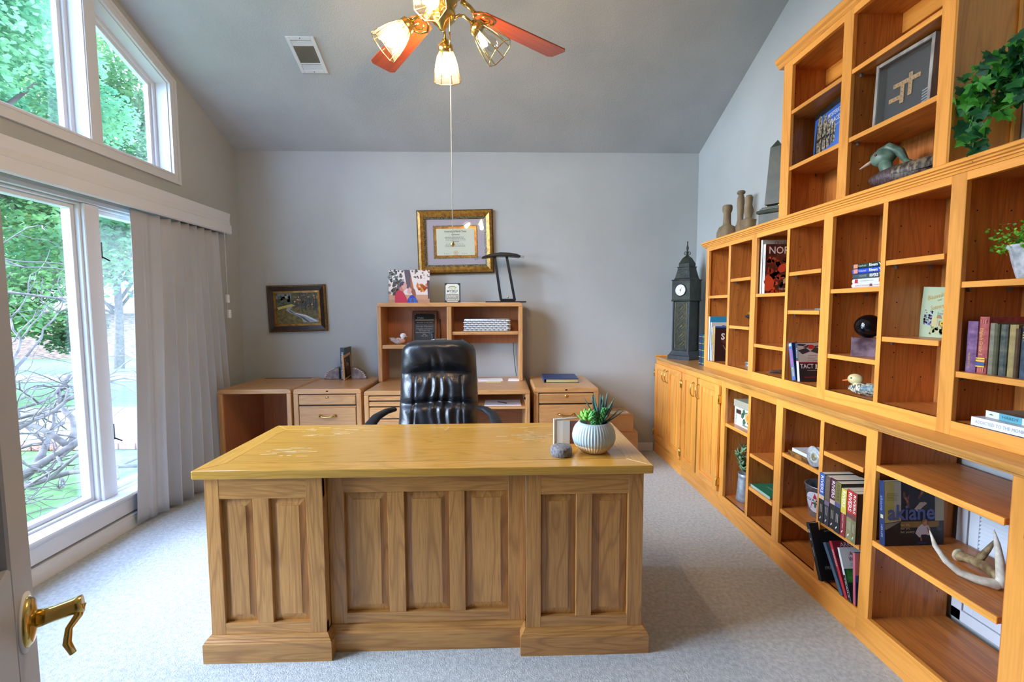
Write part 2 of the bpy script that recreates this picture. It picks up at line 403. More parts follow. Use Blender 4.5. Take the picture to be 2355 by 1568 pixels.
# ------------------------------------------------------------------ valance, curtain, cord
t = thing('window_valance', 'long white curtain valance with a stepped moulded front above the lower window', 'valance', (XL, 2.2, 2.05))
MB().prism([(XL, 2.222), (XL+.085, 2.232), (XL+.10, 2.228), (XL+.092, 2.17), (XL+.098, 2.132), (XL+.107, 2.126), (XL+.107, 2.06), (XL+.098, 2.052),
            (XL+.088, 2.052), (XL+.088, 2.20), (XL, 2.205)], 'y', .35, 3.99).build('front_board', TRIM, t)
MB().prism([(XL, 2.055), (XL+.088, 2.055), (XL+.085, 2.222), (XL, 2.222)], 'y', 3.978, 3.99).build('end_board', TRIM, t)
box('cleat', TRIM, t, XL, XL+.02, .35, 3.99, 2.205, 2.232, 0)
CURT = mat('curtain_cloth', '#b2b6bc', '#bcc0c5', rough=.9, scale=3, bump=.15, bscale=300, stretch=(1, 1, .3))
def curtain():
    def P(u, v):
        z = .022+(2.05-.022)*v
        ya, yb = 2.965-.12*(1-v)**1.6, 3.86-.05*(1-v)
        s = u; y = ya+(yb-ya)*s
        fl = min(1, max(0, (s-.13)/.12))
        ph = 2*PI*(9.5*s+.25*math.sin(5*s+2*v))+.6*math.sin(3*v+7*s)
        amp = (.020+.030*(1-v))*fl
        x = XL+.070+.035*(1-v)*(1 if s > .1 else .5)+amp*math.sin(ph)+.05*(1-v)**2*s*(1.2-s)
        y += .012*math.cos(ph)*fl
        return (x, y, z)
    o = MB().grid(P, 190, 26).build('curtain', CURT, recalc=False)
    tag(o, 'white pleated floor-length curtain drawn to one side of the window', 'curtain')
    md = o.modifiers.new('thick', 'SOLIDIFY'); md.thickness = .003
curtain()
t = thing('traverse_cord', 'thin white curtain cord with two plastic tassels beside the drawn curtain', 'cord', (XL+.10, 3.90, 1.3))
MB().tube([(XL+.10, 3.895, 2.06), (XL+.10, 3.895, 1.52)], .0022, 6).tube([(XL+.092, 3.905, 2.06), (XL+.092, 3.905, 1.40)], .0022, 6).build('cord', WHITE, t)
for yy, zz in ((3.895, 1.46), (3.908, 1.33)):
    box('tassel', WHITE, t, XL+.088, XL+.112, yy-.014, yy+.014, zz, zz+.072, .004)
# ------------------------------------------------------------------ door
t = thing('interior_door', 'grey-white panelled interior door standing open into the room', 'door', (-.255, .05, 0))
_rz = Matrix.Translation((-.255, .05, 0)) @ Matrix.Rotation(math.radians(36.87), 4, 'Z')
t.rotation_euler = (0, 0, math.radians(36.87)); ROOTM[t] = _rz
DW, DH = .80, 2.03
DOORP = mat('door_paint', '#a9adb2', rough=.45)
q = MB().box(-.035, 0, 0, .11, 0, DH).box(-.035, 0, DW-.11, DW, 0, DH)
for za, zb in ((0, .24), (.86, 1.05), (DH-.13, DH)): q.box(-.035, 0, .11, DW-.11, za, zb)
q.build('frame', DOORP, t, .003, world=False)
for za, zb in ((.24, .86), (1.05, DH-.13)):
    m = MB(); a, b = .11, DW-.11
    m.box(-.028, -.010, a, b, za, zb); m.build('panel', DOORP, t, 0, world=False)
    m = MB().box(-.02, -.005, a+.05, b-.05, za+.05, zb-.05); m.build('raised_panel', DOORP, t, .012, world=False)
hy, hz = DW-.062, .945
q = MB().lathe([(.001, 0), (.034, 0), (.036, .004), (.030, .009), (.012, .013), (.001, .013)], 24).xf(Matrix.Translation((0, hy, hz)) @ Matrix.Rotation(PI/2, 4, 'Y'))
ha = q.build('handle_rose', BRASS, t, world=False)
q = MB().lathe([(.001, 0), (.042, 0), (.042, .003), (.001, .003)], 24).xf(Matrix.Translation((-.0005, hy, hz)) @ Matrix.Rotation(PI/2, 4, 'Y'))
q.build('rose_reflection', WHITE, ha, world=False)  # white disc added to stand for reflected room light around the rose
MB().tube([(.010, hy, hz), (.03, hy, hz), (.052, hy, hz+.002), (.062, hy, hz+.003)], [.013, .011, .012, .013], 12).build('handle_neck', BRASS, ha, world=False)
MB().tube([(.058, hy+.002, hz+.002), (.056, hy-.004, hz-.012), (.046, hy-.012, hz-.024), (.044, hy-.02, hz-.042), (.050, hy-.024, hz-.058)], [.011, .008, .0065, .0075, .006], 10, flat=.7).build('handle_lever', BRASS, ha, world=False)
# ------------------------------------------------------------------ ceiling vent
def cz(x, y): return Vector((x, y, zc(y)))
t = thing('ceiling_vent', 'white three-way air register on the sloped ceiling', 'vent', (-1.374, 3.385, zc(3.385)))
ROOTM[t] = Matrix.Translation((-1.374, 3.385, zc(3.385))) @ Matrix.Rotation(-math.atan(.422), 4, 'X')
t.rotation_euler = (-math.atan(.422), 0, 0)
VW, VL = .098, .142
q = MB()
for a in ((-VW, -.072, -VL, VL), (.072, VW, -VL, VL), (-.072, .072, -VL, -.115), (-.072, .072, .115, VL), (-.072, .072, -.083, -.072), (-.072, .072, .060, .070)):
    q.box(a[0], a[1], a[2], a[3], -.010, -.001)
q.build('frame', TRIM, t, .002, world=False)
MB().box(-.074, .074, -.118, .118, -.003, -.0015).build('duct_opening', mat('duct_dark', '#4a4d4c', rough=.9), t, world=False)
sl = MB().box(-.0009, .0009, -.066, .066, -.0095, -.003).xf(Matrix.Rotation(.5, 4, 'Y')).mesh('slat'); sl.materials.append(mat('vent_slat', '#8b8d86', rough=.6))
for i in range(16): link('slat', sl, None, t, Matrix.Translation((-.066+i*.0088, -.006, 0)))
sl = MB().box(-.072, .072, -.0012, .0012, -.010, -.003).xf(Matrix.Rotation(.5, 4, 'X')).mesh('slat'); sl.materials.append(TRIM)
for i in range(5): link('slat', sl, None, t, Matrix.Translation((0, -.110+i*.0062, 0))); link('slat', sl, None, t, Matrix.Translation((0, .076+i*.0085, 0)))
for yy in (-.130, .130): MB().ball((0, yy, -.010), (.004, .004, .002), 8, 4).build('screw', DARKMETAL, t, world=False)
# ------------------------------------------------------------------ outside
GRASS = mat('lawn_grass', '#44682f', '#64884a', rough=.9, scale=9, bump=.6, bscale=60)
CONC = mat('pale_concrete', '#7f7c78', '#8f8c88', rough=.9, scale=3)
BRICKM = mat('edging_brick', '#9a5f4d', '#b57f6b', rough=.9, scale=20)
def gz(y): return -.28-(.055*(y-5.5) if y > 5.5 else 0)
def slab(name, x0, x1, y0, y1, m, dz=0.0, n=10):
    def P(u, v):
        y = y0+(y1-y0)*v; return (x0+(x1-x0)*u, y, gz(y)+dz)
    return MB().grid(P, 2, n, smooth=False).build(name, m, recalc=False)
struct(slab('ground_lawn', -45, -2.62, -14, 40, GRASS, 0, 60))
tag(slab('driveway', -30, -2.7, 5.55, 8.6, CONC, .012), 'pale concrete driveway beyond the lawn outside the window', 'driveway')
tag(slab('street', -45, -2.7, 13.4, 16.0, CONC, .012), 'pale street in front of the far brick house', 'street')
t = thing('brick_edging', 'low red brick edging between lawn and driveway', 'edging', (-6, 5.45, gz(5.4)))
br = MB().box(-.095, .095, -.05, .05, 0, .085).mesh('brick', .006); br.materials.append(BRICKM)
for i in range(34): link('brick', br, None, t, Matrix.Translation((-2.0+(i*.205)*1.0, 0, 0)))
for i in range(34): link('brick', br, None, t, Matrix.Translation((-2.1-(i+1)*.205, 0, 0)))
# far house
t = thing('brick_house', 'pale brick house with a light roof seen through the window', 'house', (-22, 27, gz(27)))
HB = mat('far_brick', '#735a4c', '#9a8070', rough=.95, scale=5, stretch=(.6, 1, 4), lo=.4, hi=.6)
g0 = gz(27)
MB().box(-32, -15.5, 27, 36, g0-.3, g0+2.95).build('wall', HB, t)
MB().prism([(26.3, g0+2.8), (36.8, g0+2.8), (31.5, g0+6.2)], 'x', -32.6, -15).build('roof', mat('light_roof', '#a9a6a2', rough=.9), t)
box('fascia', TRIM, t, -32.6, -15, 26.25, 26.34, g0+2.7, g0+2.95, 0)
wn = box('window', TRIM, t, -24.3, -23.3, 26.93, 27.05, g0+1.25, g0+2.65, 0)
for za, zb in ((1.33, 1.92), (1.98, 2.57)): box('pane', mat('far_pane', '#5d6f7e', rough=.2), wn, -24.22, -23.38, 26.91, 26.94, g0+za, g0+zb, 0)
# foliage
LEAFM = {}
def leafmat(c1, c2):
    k = c1+c2
    if k not in LEAFM:
        m, nt, p = _new('leaf_'+c1[1:]); N, L = nt.nodes, nt.links
        p.inputs['Roughness'].default_value = .6
        tc = N.new('ShaderNodeTexCoord'); nz = N.new('ShaderNodeTexNoise'); nz.inputs['Scale'].default_value = 1.1; nz.inputs['Detail'].default_value = 5
        L.new(tc.outputs['Object'], nz.inputs['Vector']); rp = N.new('ShaderNodeValToRGB')
        rp.color_ramp.elements[0].position = .35; rp.color_ramp.elements[1].position = .65
        rp.color_ramp.elements[0].color = lin(c1); rp.color_ramp.elements[1].color = lin(c2)
        L.new(nz.outputs['Fac'], rp.inputs[0]); L.new(rp.outputs[0], p.inputs['Base Color'])
        tr = N.new('ShaderNodeBsdfTranslucent'); L.new(rp.outputs[0], tr.inputs[0])
        mx = N.new('ShaderNodeMixShader'); mx.inputs[0].default_value = .45
        L.new(p.outputs[0], mx.inputs[1]); L.new(tr.outputs[0], mx.inputs[2]); L.new(mx.outputs[0], N['Material Output'].inputs[0])
        LEAFM[k] = m
    return LEAFM[k]
def leaves(centres, n, size, rnd):
    v, f = [], []
    tot = sum(c[1] for c in centres)
    for c, r, fl in centres:
        for _ in range(int(n*r/tot)):
            d = Vector((rnd.gauss(0, 1), rnd.gauss(0, 1), rnd.gauss(0, 1))).normalized()
            p = Vector(c)+Vector((d.x, d.y, d.z*fl))*r*rnd.random()**.45
            s = size*rnd.uniform(.6, 1.3); q = Euler((rnd.uniform(-.8, .8), rnd.uniform(-.8, .8), rnd.uniform(0, 6.28))).to_matrix()
            k = len(v)
            for a in ((-.5, -1, 0), (.5, -1, 0), (.75, .1, .12), (0, 1.1, 0), (-.75, .1, .12)): v.append(p+q @ (Vector(a)*s))
            f.append((k, k+1, k+2, k+3, k+4))
    return MB().add(v, f)
def tree(name, label, base, h, crowns, n, size, cols, seed, trunk=.18):
    rnd = random.Random(seed); t = thing(name, label, 'tree', base, group=None); b = Vector(base)
    q = MB(); q.tube([b, b+Vector((.1, .05, h*.35)), b+Vector((.0, .15, h*.7))], [trunk, trunk*.8, trunk*.45], 10)
    q.build('trunk', mat('bark', '#5c5147', '#7a6c5e', rough=.95, scale=12), t)
    q = MB()
    for c, r, fl in crowns:
        c = Vector(c); m = b+Vector((0, .1, h*rnd.uniform(.3, .6)))
        q.tube([m, (m+c)/2+Vector((0, 0, -.2)), c], [trunk*.4, trunk*.25, trunk*.08], 6)
    q.build('branches', MATS['bark'], t)
    o = leaves(crowns, n, size, rnd).build('foliage', leafmat(*cols), t, recalc=False); o['kind'] = 'stuff'
def crown(x, y, z, r, k, rnd, fl=.8, jit=.8):
    return [((x+rnd.uniform(-1, 1)*r*jit, y+rnd.uniform(-1, 1)*r*jit, z+rnd.uniform(-1, 1)*r*jit*fl), r*rnd.uniform(.35, .6), .8) for _ in range(k)]
R_ = random.Random(3)
tree('shade_tree', 'big leafy shade tree filling the view beyond the lawn', (-9.6, 10.6, gz(10.6)), 8.5,
     crown(-9.3, 10.2, 3.8, 2.7, 28, R_)+crown(-10.2, 9.8, 1.5, 1.2, 7, R_)+crown(-10.3, 12.4, 7.0, 2.4, 10, R_), 72000, .046, ('#3f6e45', '#86b068'), 11)
tree('street_tree', 'leafy tree by the street in front of the brick house', (-15.8, 18.8, gz(18.8)), 7,
     crown(-15.5, 18.8, 4.2, 2.8, 18, R_), 26000, .075, ('#3b6f4c', '#86b273'), 12)
tree('roadside_tree', 'tall green tree rising behind the upper window', (-18.5, 12.2, gz(12.2)), 9,
     crown(-18.5, 12.2, 7.0, 4.2, 26, R_), 34000, .08, ('#3f7a5c', '#86b88a'), 13)
tree('garden_tree', 'bright green garden tree close outside the upper window', (-7.6, 5.2, gz(5.2)), 5.4,
     crown(-7.4, 5.6, 5.0, 1.9, 11, R_)+crown(-6.8, 6.4, 4.7, 1.1, 5, R_), 44000, .033, ('#4a8a5c', '#93c48a'), 14)
tree('hedge_tree', 'low dense green tree at the edge of the lawn', (-14.0, 8.4, gz(8.4)), 3,
     crown(-14.0, 8.4, 1.6, 1.5, 12, R_, .7), 22000, .048, ('#2f5d33', '#6fa052'), 15)
# bare, twisting branches of the small tree close to the window
def bare_tree():
    t = thing('bare_tree', 'small leafless tree with twisting pale grey branches just outside the window', 'tree', (-4.35, 3.3, -.28))
    BK = mat('pale_bark', '#57504a', '#77706a', rough=.9, scale=15)
    rnd = random.Random(21); q = MB(); thin = MB()
    def grow(p, d, r, L, depth):
        pts, rr = [p.copy()], [r]
        n = 5
        for i in range(n):
            d = (d+Vector((rnd.gauss(0, .30), rnd.gauss(0, .30), rnd.gauss(0, .24)))).normalized()
            p = p+d*L/n; pts.append(p.copy()); rr.append(r*(1-.45*(i+1)/n))
        (q if depth < 2 else thin).tube(pts, rr, 7 if depth < 2 else 4)
        if depth >= 4 or r < .0025: return
        k = 3 if depth < 3 else 2
        for i in range(k):
            a = pts[rnd.randint(2, n)]
            nd = (d+Vector((rnd.gauss(0, .8), rnd.gauss(0, .8), rnd.gauss(.12, .5)))).normalized()
            grow(a, nd, r*rnd.uniform(.45, .62), L*rnd.uniform(.55, .8), depth+1)
    b = Vector((-4.35, 3.3, -.28))
    for d, r, L in (((.35, .35, .30), .050, 1.25), ((-.3, .5, .7), .042, 1.2), ((.5, -.1, .55), .045, 1.15), ((.1, .75, .5), .040, 1.3), ((.65, .5, .18), .036, 1.15), ((0, -.5, .8), .036, 1.2)):
        grow(b, Vector(d).normalized(), r, L, 0)
    q.build('limbs', BK, t); o = thin.build('twigs', BK, t); o['kind'] = 'stuff'
bare_tree()
# ------------------------------------------------------------------ wall bookcase
XF, XM, XW = 1.515, 1.63, XR-.002
HOLE = mat('peg_hole', '#2a1408', rough=.9)
CLIP = mat('shelf_clip', '#8a8580', rough=.35, metal=.7)
ZT = .937           # worktop
def holes(t, y, x0, x1, z0, z1, side=-1):
    """rows of shelf-peg holes on the panel facing the camera"""
    q = MB()
    for x in (x0, x1):
        z = z0+.06
        while z < z1-.05:
            q.lathe([(.0028, 0), (.0028, .0008)], 6).v[-12:]
            for k in range(len(q.v)-12, len(q.v)): p = q.v[k]; q.v[k] = Vector((x+p.x, y-.0002-p.z*.8, z+p.y))
            z += .107
    q.build('peg_holes', HOLE, t)['kind'] = 'stuff'
def shelf(t, y0, y1, z, xf, th=.019, clips=True, xb=None):
    """z is the upper face; y1 far end (its underside clip shows on the far panel)"""
    o = MB().box(xf, xb or XW-.008, y0, y1, z-th, z).build('shelf', shaded_oak('y'), t, 0)
    MB().box(xf-.006, xf, y0, y1, z-th-.002, z).build('shelf_edge', face('y'), o, .001)
    if clips:
        for x in (xf+.035, XW-.06):
            MB().prism([(x-.007, z-th), (x+.007, z-th), (x+.004, z-th-.016), (x-.002, z-th-.016)], 'y', y1-.012, y1-.0005).build('shelf_clip', CLIP, o)
def open_unit(t, xf, y0, y1, z0, z1, ydiv, shelves, far=.036):
    """y0<y1; carcass between; ydiv = (a,b) of the thin divider; shelves = [(y0,y1,z)]"""
    bx = xf+.018
    MB().box(XW-.006, XW, y0, y1, z0, z1).build('back_panel', shaded_oak('z'), t)
    for a, b in ((y1-far, y1), (y0, y0+.016)):
        MB().box(bx, XW-.006, a, b, z0, z1).build('side_panel', shaded_oak('z'), t)
    holes(t, y1-far, bx+.045, XW-.07, z0+.05, z1)
    if ydiv:
        d = MB().box(bx-.014, XW-.006, ydiv[0], ydiv[1], z0, z1).build('divider', shaded_oak('z'), t)
        MB().box(xf+.001, bx-.014, ydiv[0]-.001, ydiv[1]+.001, z0, z1).build('divider_edge', face('z'), d, .001)
        holes(t, ydiv[0], bx+.045, XW-.07, z0+.05, z1)
    for a, b, z in shelves: shelf(t, a, b, z, xf+.012)
# ---- lower run
def raised_door(t, y0, y1, z0, z1, hinge_y, handle_y, hz):
    xo = XF-.019
    d = MB()
    w = .052
    d.box(xo, XF-.001, y0, y0+w, z0, z1).box(xo, XF-.001, y1-w, y1, z0, z1)
    d = d.build('door', face('z'), t, .0025)
    MB().box(xo, XF-.001, y0+w, y1-w, z0, z0+w).box(xo, XF-.001, y0+w, y1-w, z1-w, z1).build('door_rail', face('y'), d, .0025)
    A, B, c, e = y0+w, y1-w, z0+w, z1-w; k = .038
    xs, xr = XF-.007, XF-.018
    v = [(xs, A, c), (xs, B, c), (xs, B, e), (xs, A, e), (xr+.004, A+k, c+k), (xr+.004, B-k, c+k), (xr+.004, B-k, e-k), (xr+.004, A+k, e-k)]
    v += [(xr, *p[1:]) for p in v[4:]]
    MB().add(v, [(0, 1, 5, 4), (1, 2, 6, 5), (2, 3, 7, 6), (3, 0, 4, 7), (4, 5, 9, 8), (5, 6, 10, 9), (6, 7, 11, 10), (7, 4, 8, 11), (8, 9, 10, 11)]).build('door_panel', face('z'), d)
    for zz in (z1-.10, z0+.07):
        s = 1 if hinge_y > (y0+y1)/2 else -1
        MB().box(xo-.002, XF, hinge_y, hinge_y+s*.012, zz-.02, zz+.03).tube([(xo-.003, hinge_y+s*.004, zz-.028), (xo-.003, hinge_y+s*.004, zz+.038)], .004, 8).build('hinge', BRASS, d)
    y = handle_y; x = xo
    pts = [(x, y, hz+.052), (x-.008, y, hz+.054), (x-.022, y, hz+.043), (x-.030, y, hz+.02), (x-.031, y, hz), (x-.030, y, hz-.02), (x-.022, y, hz-.043), (x-.008, y, hz-.054), (x, y, hz-.052)]
    MB().tube(pts, [.006, .0045, .004, .004, .0042, .004, .004, .0045, .006], 8).build('handle', BRASS, d)
def base_mould(t, y0, y1):
    MB().prism([(XF-.005, 0), (XF+.02, 0), (XF+.02, .108), (XF+.004, .108), (XF, .100), (XF+.001, .094), (XF-.003, .090), (XF-.005, .082)], 'y', y0, y1).build('base_moulding', face('y'), t)
def lower(name, label, y0, y1):
    t = thing(name, label, 'cabinet', ((XF+XW)/2, (y0+y1)/2, 0)); base_mould(t, y0, y1); return t
ZL0, ZL1 = .118, .868
def rails(t, y0, y1, xf, z1a, z1b, z0a, z0b, open0=True):
    MB().box(xf, xf+.019, y0, y1, z1a, z1b).build('top_rail', face('y'), t, .001)
    MB().box(xf, xf+.019, y0, y1, z0a, z0b).build('bottom_rail', face('y'), t, .001)
def stile(t, xf, y0, y1, z0, z1): return MB().box(xf-.0006, xf+.019, y0, y1, z0, z1).build('stile', face('z'), t, .0015)
ZTB = .905
for k, (ya, yb, lab, hand) in enumerate(((3.604, 4.250, 'two-door oak base cabinet in the corner by the back wall', (3.905, 3.965)),
                                         (2.950, 3.604, 'two-door oak base cabinet beside the open shelves, doors slightly ajar', (3.345, 3.285)))):
    t = lower('base_cabinet', lab, ya, yb)
    MB().box(XF+.019, XW, ya, yb, ZL0-.02, ZTB).build('carcass', shaded_oak('z'), t)
    MB().box(XF, XF+.019, ya, yb, .862, ZTB).build('top_rail', face('y'), t, .001)
    MB().box(XF, XF+.019, ya, yb, .10, .125).build('bottom_rail', face('y'), t, .001)
    stile(t, XF, yb-.02, yb, .10, ZTB); stile(t, XF, ya, ya+(.02 if k == 0 else .028), .10, ZTB)
    if k == 0:
        raised_door(t, 3.925, 4.236, .128, .874, 4.237, hand[1], .79); raised_door(t, 3.622, 3.919, .128, .874, 3.618, 3.895, .79)
    else:
        raised_door(t, 3.326, 3.588, .128, .872, 3.590, 3.360, .775); raised_door(t, 2.979, 3.298, .128, .872, 2.977, 3.272, .775)
        MB().box(XF-.001, XF+.02, 3.298, 3.326, .128, .872).build('door_gap', pm('#2a1a0c'), t)
t = lower('open_base_shelf', 'open oak base unit holding the floral box and the metal pitcher', 2.373, 2.950)
rails(t, 2.373, 2.950, XF, ZL1, ZTB, .10, ZL0)
MB().box(XF+.01, XW, 2.373, 2.95, ZL0-.02, ZL0).build('bottom_panel', shaded_oak('y'), t)
open_unit(t, XF, 2.373, 2.950, ZL0, ZTB, (2.622, 2.646), [(2.646, 2.932, .626), (2.389, 2.622, .517), (2.389, 2.622, .310)], .018)
stile(t, XF, 2.922, 2.950, .108, ZTB)
t = lower('open_base_shelf', 'open oak base unit holding the paperback row and the star bucket', 1.770, 2.373)
rails(t, 1.770, 2.373, XF, ZL1, ZTB, .10, ZL0)
MB().box(XF+.01, XW, 1.77, 2.373, ZL0-.02, ZL0).build('bottom_panel', shaded_oak('y'), t)
open_unit(t, XF, 1.770, 2.373, ZL0, ZTB, (2.012, 2.034), [(2.034, 2.337, .622), (2.034, 2.337, .310), (1.786, 2.012, .729), (1.786, 2.012, .392)])
stile(t, XF, 2.314, 2.373, .108, ZTB)
XG = XR-.026
t = lower('open_base_shelf', 'wide open oak base unit with the antler and a white wall grille behind', 1.243, 1.770)
MB().box(XF, XF+.019, 1.243, 1.77, .10, .115).build('bottom_rail', face('y'), t, .001)
MB().box(XF+.002, XG, 1.243, 1.77, .09, .110).build('bottom_panel', shaded_oak('y'), t)
MB().box(XF+.018, XG, 1.730, 1.770, .11, ZTB).build('side_panel', shaded_oak('z'), t); MB().box(XF+.018, XG, 1.243, 1.259, .11, ZTB).build('side_panel', shaded_oak('z'), t)
holes(t, 1.730, XF+.06, XW-.07, .16, .88)
for z in (.765, .452): shelf(t, 1.259, 1.730, z, XF+.008, .021, xb=XG)
stile(t, XF, 1.716, 1.770, .108, ZTB)
t = lower('base_cabinet', 'oak base cabinet with a brass hinge next to the antler shelf', .80, 1.243)
MB().box(XF+.019, XW, .80, 1.243, .10, ZTB).build('carcass', shaded_oak('z'), t)
stile(t, XF, 1.176, 1.243, .108, ZTB)
raised_door(t, .83, 1.172, .128, .872, 1.174, .86, .775)
q = MB().box(XF-.005, XF, 1.180, 1.200, .745, .80).tube([(XF-.007, 1.194, .735), (XF-.007, 1.194, .808)], .005, 8); q.build('hinge', BRASS, t)
# wall grille behind the wide unit
t = thing('return_air_grille', 'white louvred wall grille behind the wide open base unit', 'grille', (XR, 1.45, .12))
q = MB(); gx = XR-.014; ga, gb, gc, gd = 1.30, 1.718, .125, .735
for a in ((ga, ga+.04, gc, gd), (gb-.04, gb, gc, gd), (ga, gb, gc, gc+.045), (ga, gb, gd-.045, gd)): q.box(gx-.008, XR-.001, a[0], a[1], a[2], a[3])
fr = q.build('frame', TRIM, t, .002)
q = MB()
for a in ((ga+.044, ga+.08, gc+.048, gd-.048), (gb-.08, gb-.044, gc+.048, gd-.048), (ga+.08, gb-.08, gc+.048, gc+.16)): q.box(gx-.003, XR-.001, *a)
q.build('inner_frame', TRIM, t, .001)
MB().box(XR-.003, XR-.0015, ga+.08, gb-.08, gc+.15, gd-.045).build('duct_opening', MATS['duct_dark'], t)
n = 26; zz0, zz1 = gc+.17, gd-.05
lv = MB().box(0, .0012, ga+.08, gb-.08, -.009, .009).xf(Matrix.Translation((0, 0, 0))).mesh('louver'); lv.materials.append(TRIM)
inv = ROOTM[t].inverted()
for i in range(n):
    z = zz0+(zz1-zz0)*i/(n-1); link('louver', lv, None, t, inv @ Matrix.Translation((gx+.003, 0, z)) @ Matrix.Rotation(.7, 4, 'Y'))
# ---- worktop
t = thing('bookcase_worktop', 'long honey oak worktop running over the base cabinets', 'worktop', (1.7, 2.5, ZTB))
wt = MB().prism([(XF+.004, ZTB), (XF-.008, ZTB+.003), (XF-.008, ZTB+.008), (XF-.014, ZTB+.012), (XF-.016, ZT-.006), (XF-.012, ZT), (XW, ZT), (XW, ZTB)], 'y', .80, 4.25).build('slab', wood('oak_worktop', '#c98f45', '#8f5f27', 'y', ring=4, rough=.3, coat=.4), t)
box('end_lip', face('z'), t, 1.5, XW, 4.234, 4.25, ZT, ZT+.014, .002)
# ---- middle run
ZM0, ZM1, ZMT = .990, 1.842, 1.914
def mid(label, y0, y1, div, shelves, far, pf=.036):
    t = thing('bookshelf_unit', label, 'bookshelf', ((XM+XW)/2, (y0+y1)/2, ZT))
    MB().box(XM, XM+.019, y0, y1, ZM1, 1.875).build('top_rail', face('y'), t, .001)
    MB().box(XM, XM+.019, y0, y1, ZT, ZM0).build('bottom_rail', face('y'), t, .001)
    MB().box(XM+.008, XW, y0, y1, ZM0-.02, ZM0).build('bottom_panel', shaded_oak('y'), t)
    MB().box(XM+.019, XW, y0, y1, ZM1+.012, 1.875).build('top_panel', shaded_oak('y'), t)
    open_unit(t, XM, y0, y1, ZM0, ZM1+.012, div, shelves, pf)
    stile(t, XM, far[0], far[1], ZT, 1.875)
    return t
mid('oak shelf unit with open columns next to the clock tower', 2.868, 3.498, (3.135, 3.161), [(3.161, 3.47, 1.496), (2.884, 3.135, 1.605), (2.884, 3.135, 1.277)], (3.460, 3.498), .028)
mid('oak shelf unit holding the chess-cover book and the autumn cover book', 2.229, 2.868, (2.494, 2.515), [(2.515, 2.832, 1.490), (2.515, 2.832, 1.171), (2.245, 2.494, 1.600), (2.245, 2.494, 1.386)], (2.815, 2.868))
mid('oak shelf unit holding the black sphere and the pale green book', 1.597, 2.229, (1.861, 1.882), [(1.882, 2.189, 1.491), (1.882, 2.189, 1.171), (1.613, 1.861, 1.598), (1.613, 1.861, 1.276)], (2.169, 2.229), .040)
mid('oak shelf unit holding the row of old clothbound books', .80, 1.597, (1.19, 1.21), [(1.21, 1.561, 1.490), (1.21, 1.561, 1.171), (.82, 1.19, 1.49)], (1.543, 1.597))
t = thing('bookshelf_cornice', 'long moulded oak cornice board on top of the middle shelves', 'cornice', (1.7, 2.2, 1.875))
MB().prism([(XM-.004, 1.872), (XM-.008, 1.880), (XM-.014, 1.882), (XM-.014, 1.888), (XM-.022, 1.891), (XM-.024, 1.897), (XM-.032, 1.900), (XM-.034, ZMT-.004), (XM-.030, ZMT), (XW, ZMT), (XW, 1.872)], 'y', .80, 3.535).build('board', face('y'), t)
# ---- upper unit
U0, U1 = 1.622, 2.602
ZU0, ZU1 = ZMT, 2.742
t = thing('upper_bookshelf', 'upper two-column oak bookshelf with a crown moulding', 'bookshelf', (1.76, 2.1, ZMT))
MB().box(XM, XM+.019, U0, U1, ZU1, 2.79).build('top_rail', face('y'), t, .001)
MB().box(XW-.006, XW, U0, U1, ZU0, 2.79).build('back_panel', shaded_oak('z'), t)
for a, b in ((U1-.018, U1), (U0, U0+.018)): MB().box(XM+.018, XW, a, b, ZU0, 2.79).build('side_panel', shaded_oak('z') if a > 2 else face('z'), t)
MB().box(XM+.019, XW, U0, U1, ZU1+.005, 2.79).build('top_panel', shaded_oak('y'), t)
MB().box(XM+.02, XW, U0, U1, ZU0, ZU0+.004).build('bottom_panel', shaded_oak('y'), t)
holes(t, U1-.018, XM+.06, XW-.07, ZU0, ZU1)
d = MB().box(XM+.018, XW-.006, 2.100, 2.130, ZU0, 2.79).build('divider', shaded_oak('z'), t); holes(t, 2.100, XM+.06, XW-.07, ZU0, ZU1)
for a, b in ((2.527, U1), (2.098, 2.156), (U0, 1.674)): stile(t, XM, a, b, ZU0, 2.79)
MB().box(XM+.002, XM+.02, U0-.004, U0+.008, ZU0, 2.79).build('corner_bead', face('z'), t, .003)
MB().box(XW-.03, XW, U0-.012, U0, ZU0, 2.79).build('scribe_moulding', face('z'), t, .004)
for a, b in ((2.13, 2.584), (1.64, 2.10)):
    box('nailing_rail', face('y'), t, XW-.028, XW-.006, a, b, 2.66, ZU1+.005, .002)
    for z in (2.497, 2.190): shelf(t, a, b, z, XM+.010)
MB().prism([(XM-.002, 2.775), (XM-.010, 2.785), (XM-.012, 2.795), (XM-.024, 2.805), (XM-.03, 2.822), (XM-.026, 2.828), (XW, 2.828), (XW, 2.775)], 'y', U0-.03, U1+.045).build('crown_moulding', face('y'), t)
# ------------------------------------------------------------------ writing desk
DT = .783
def bevel_panel(name, t, m, x0, x1, z0, z1, y, k=.036, d0=.014, d1=.003):
    """raised and fielded panel in the plane y, facing -y"""
    A, B, c, e = x0, x1, z0, z1
    v = [(A, y+d0, c), (B, y+d0, c), (B, y+d0, e), (A, y+d0, e)]
    v += [(A+k, y+d1+.003, c+k), (B-k, y+d1+.003, c+k), (B-k, y+d1+.003, e-k), (A+k, y+d1+.003, e-k)]
    v += [(p[0], y+d1, p[2]) for p in v[4:8]]
    return MB().add(v, [(0, 1, 5, 4), (1, 2, 6, 5), (2, 3, 7, 6), (3, 0, 4, 7), (4, 5, 9, 8), (5, 6, 10, 9), (6, 7, 11, 10), (7, 4, 8, 11), (8, 9, 10, 11)]).build(name, m, t)
t = thing('executive_desk', 'large honey oak pedestal desk with raised panels on its front', 'desk', (-.29, 2.04, 0))
DX_0, DX_1, DY0, DY1 = -1.190, .603, 1.700, 2.375
fr = .085
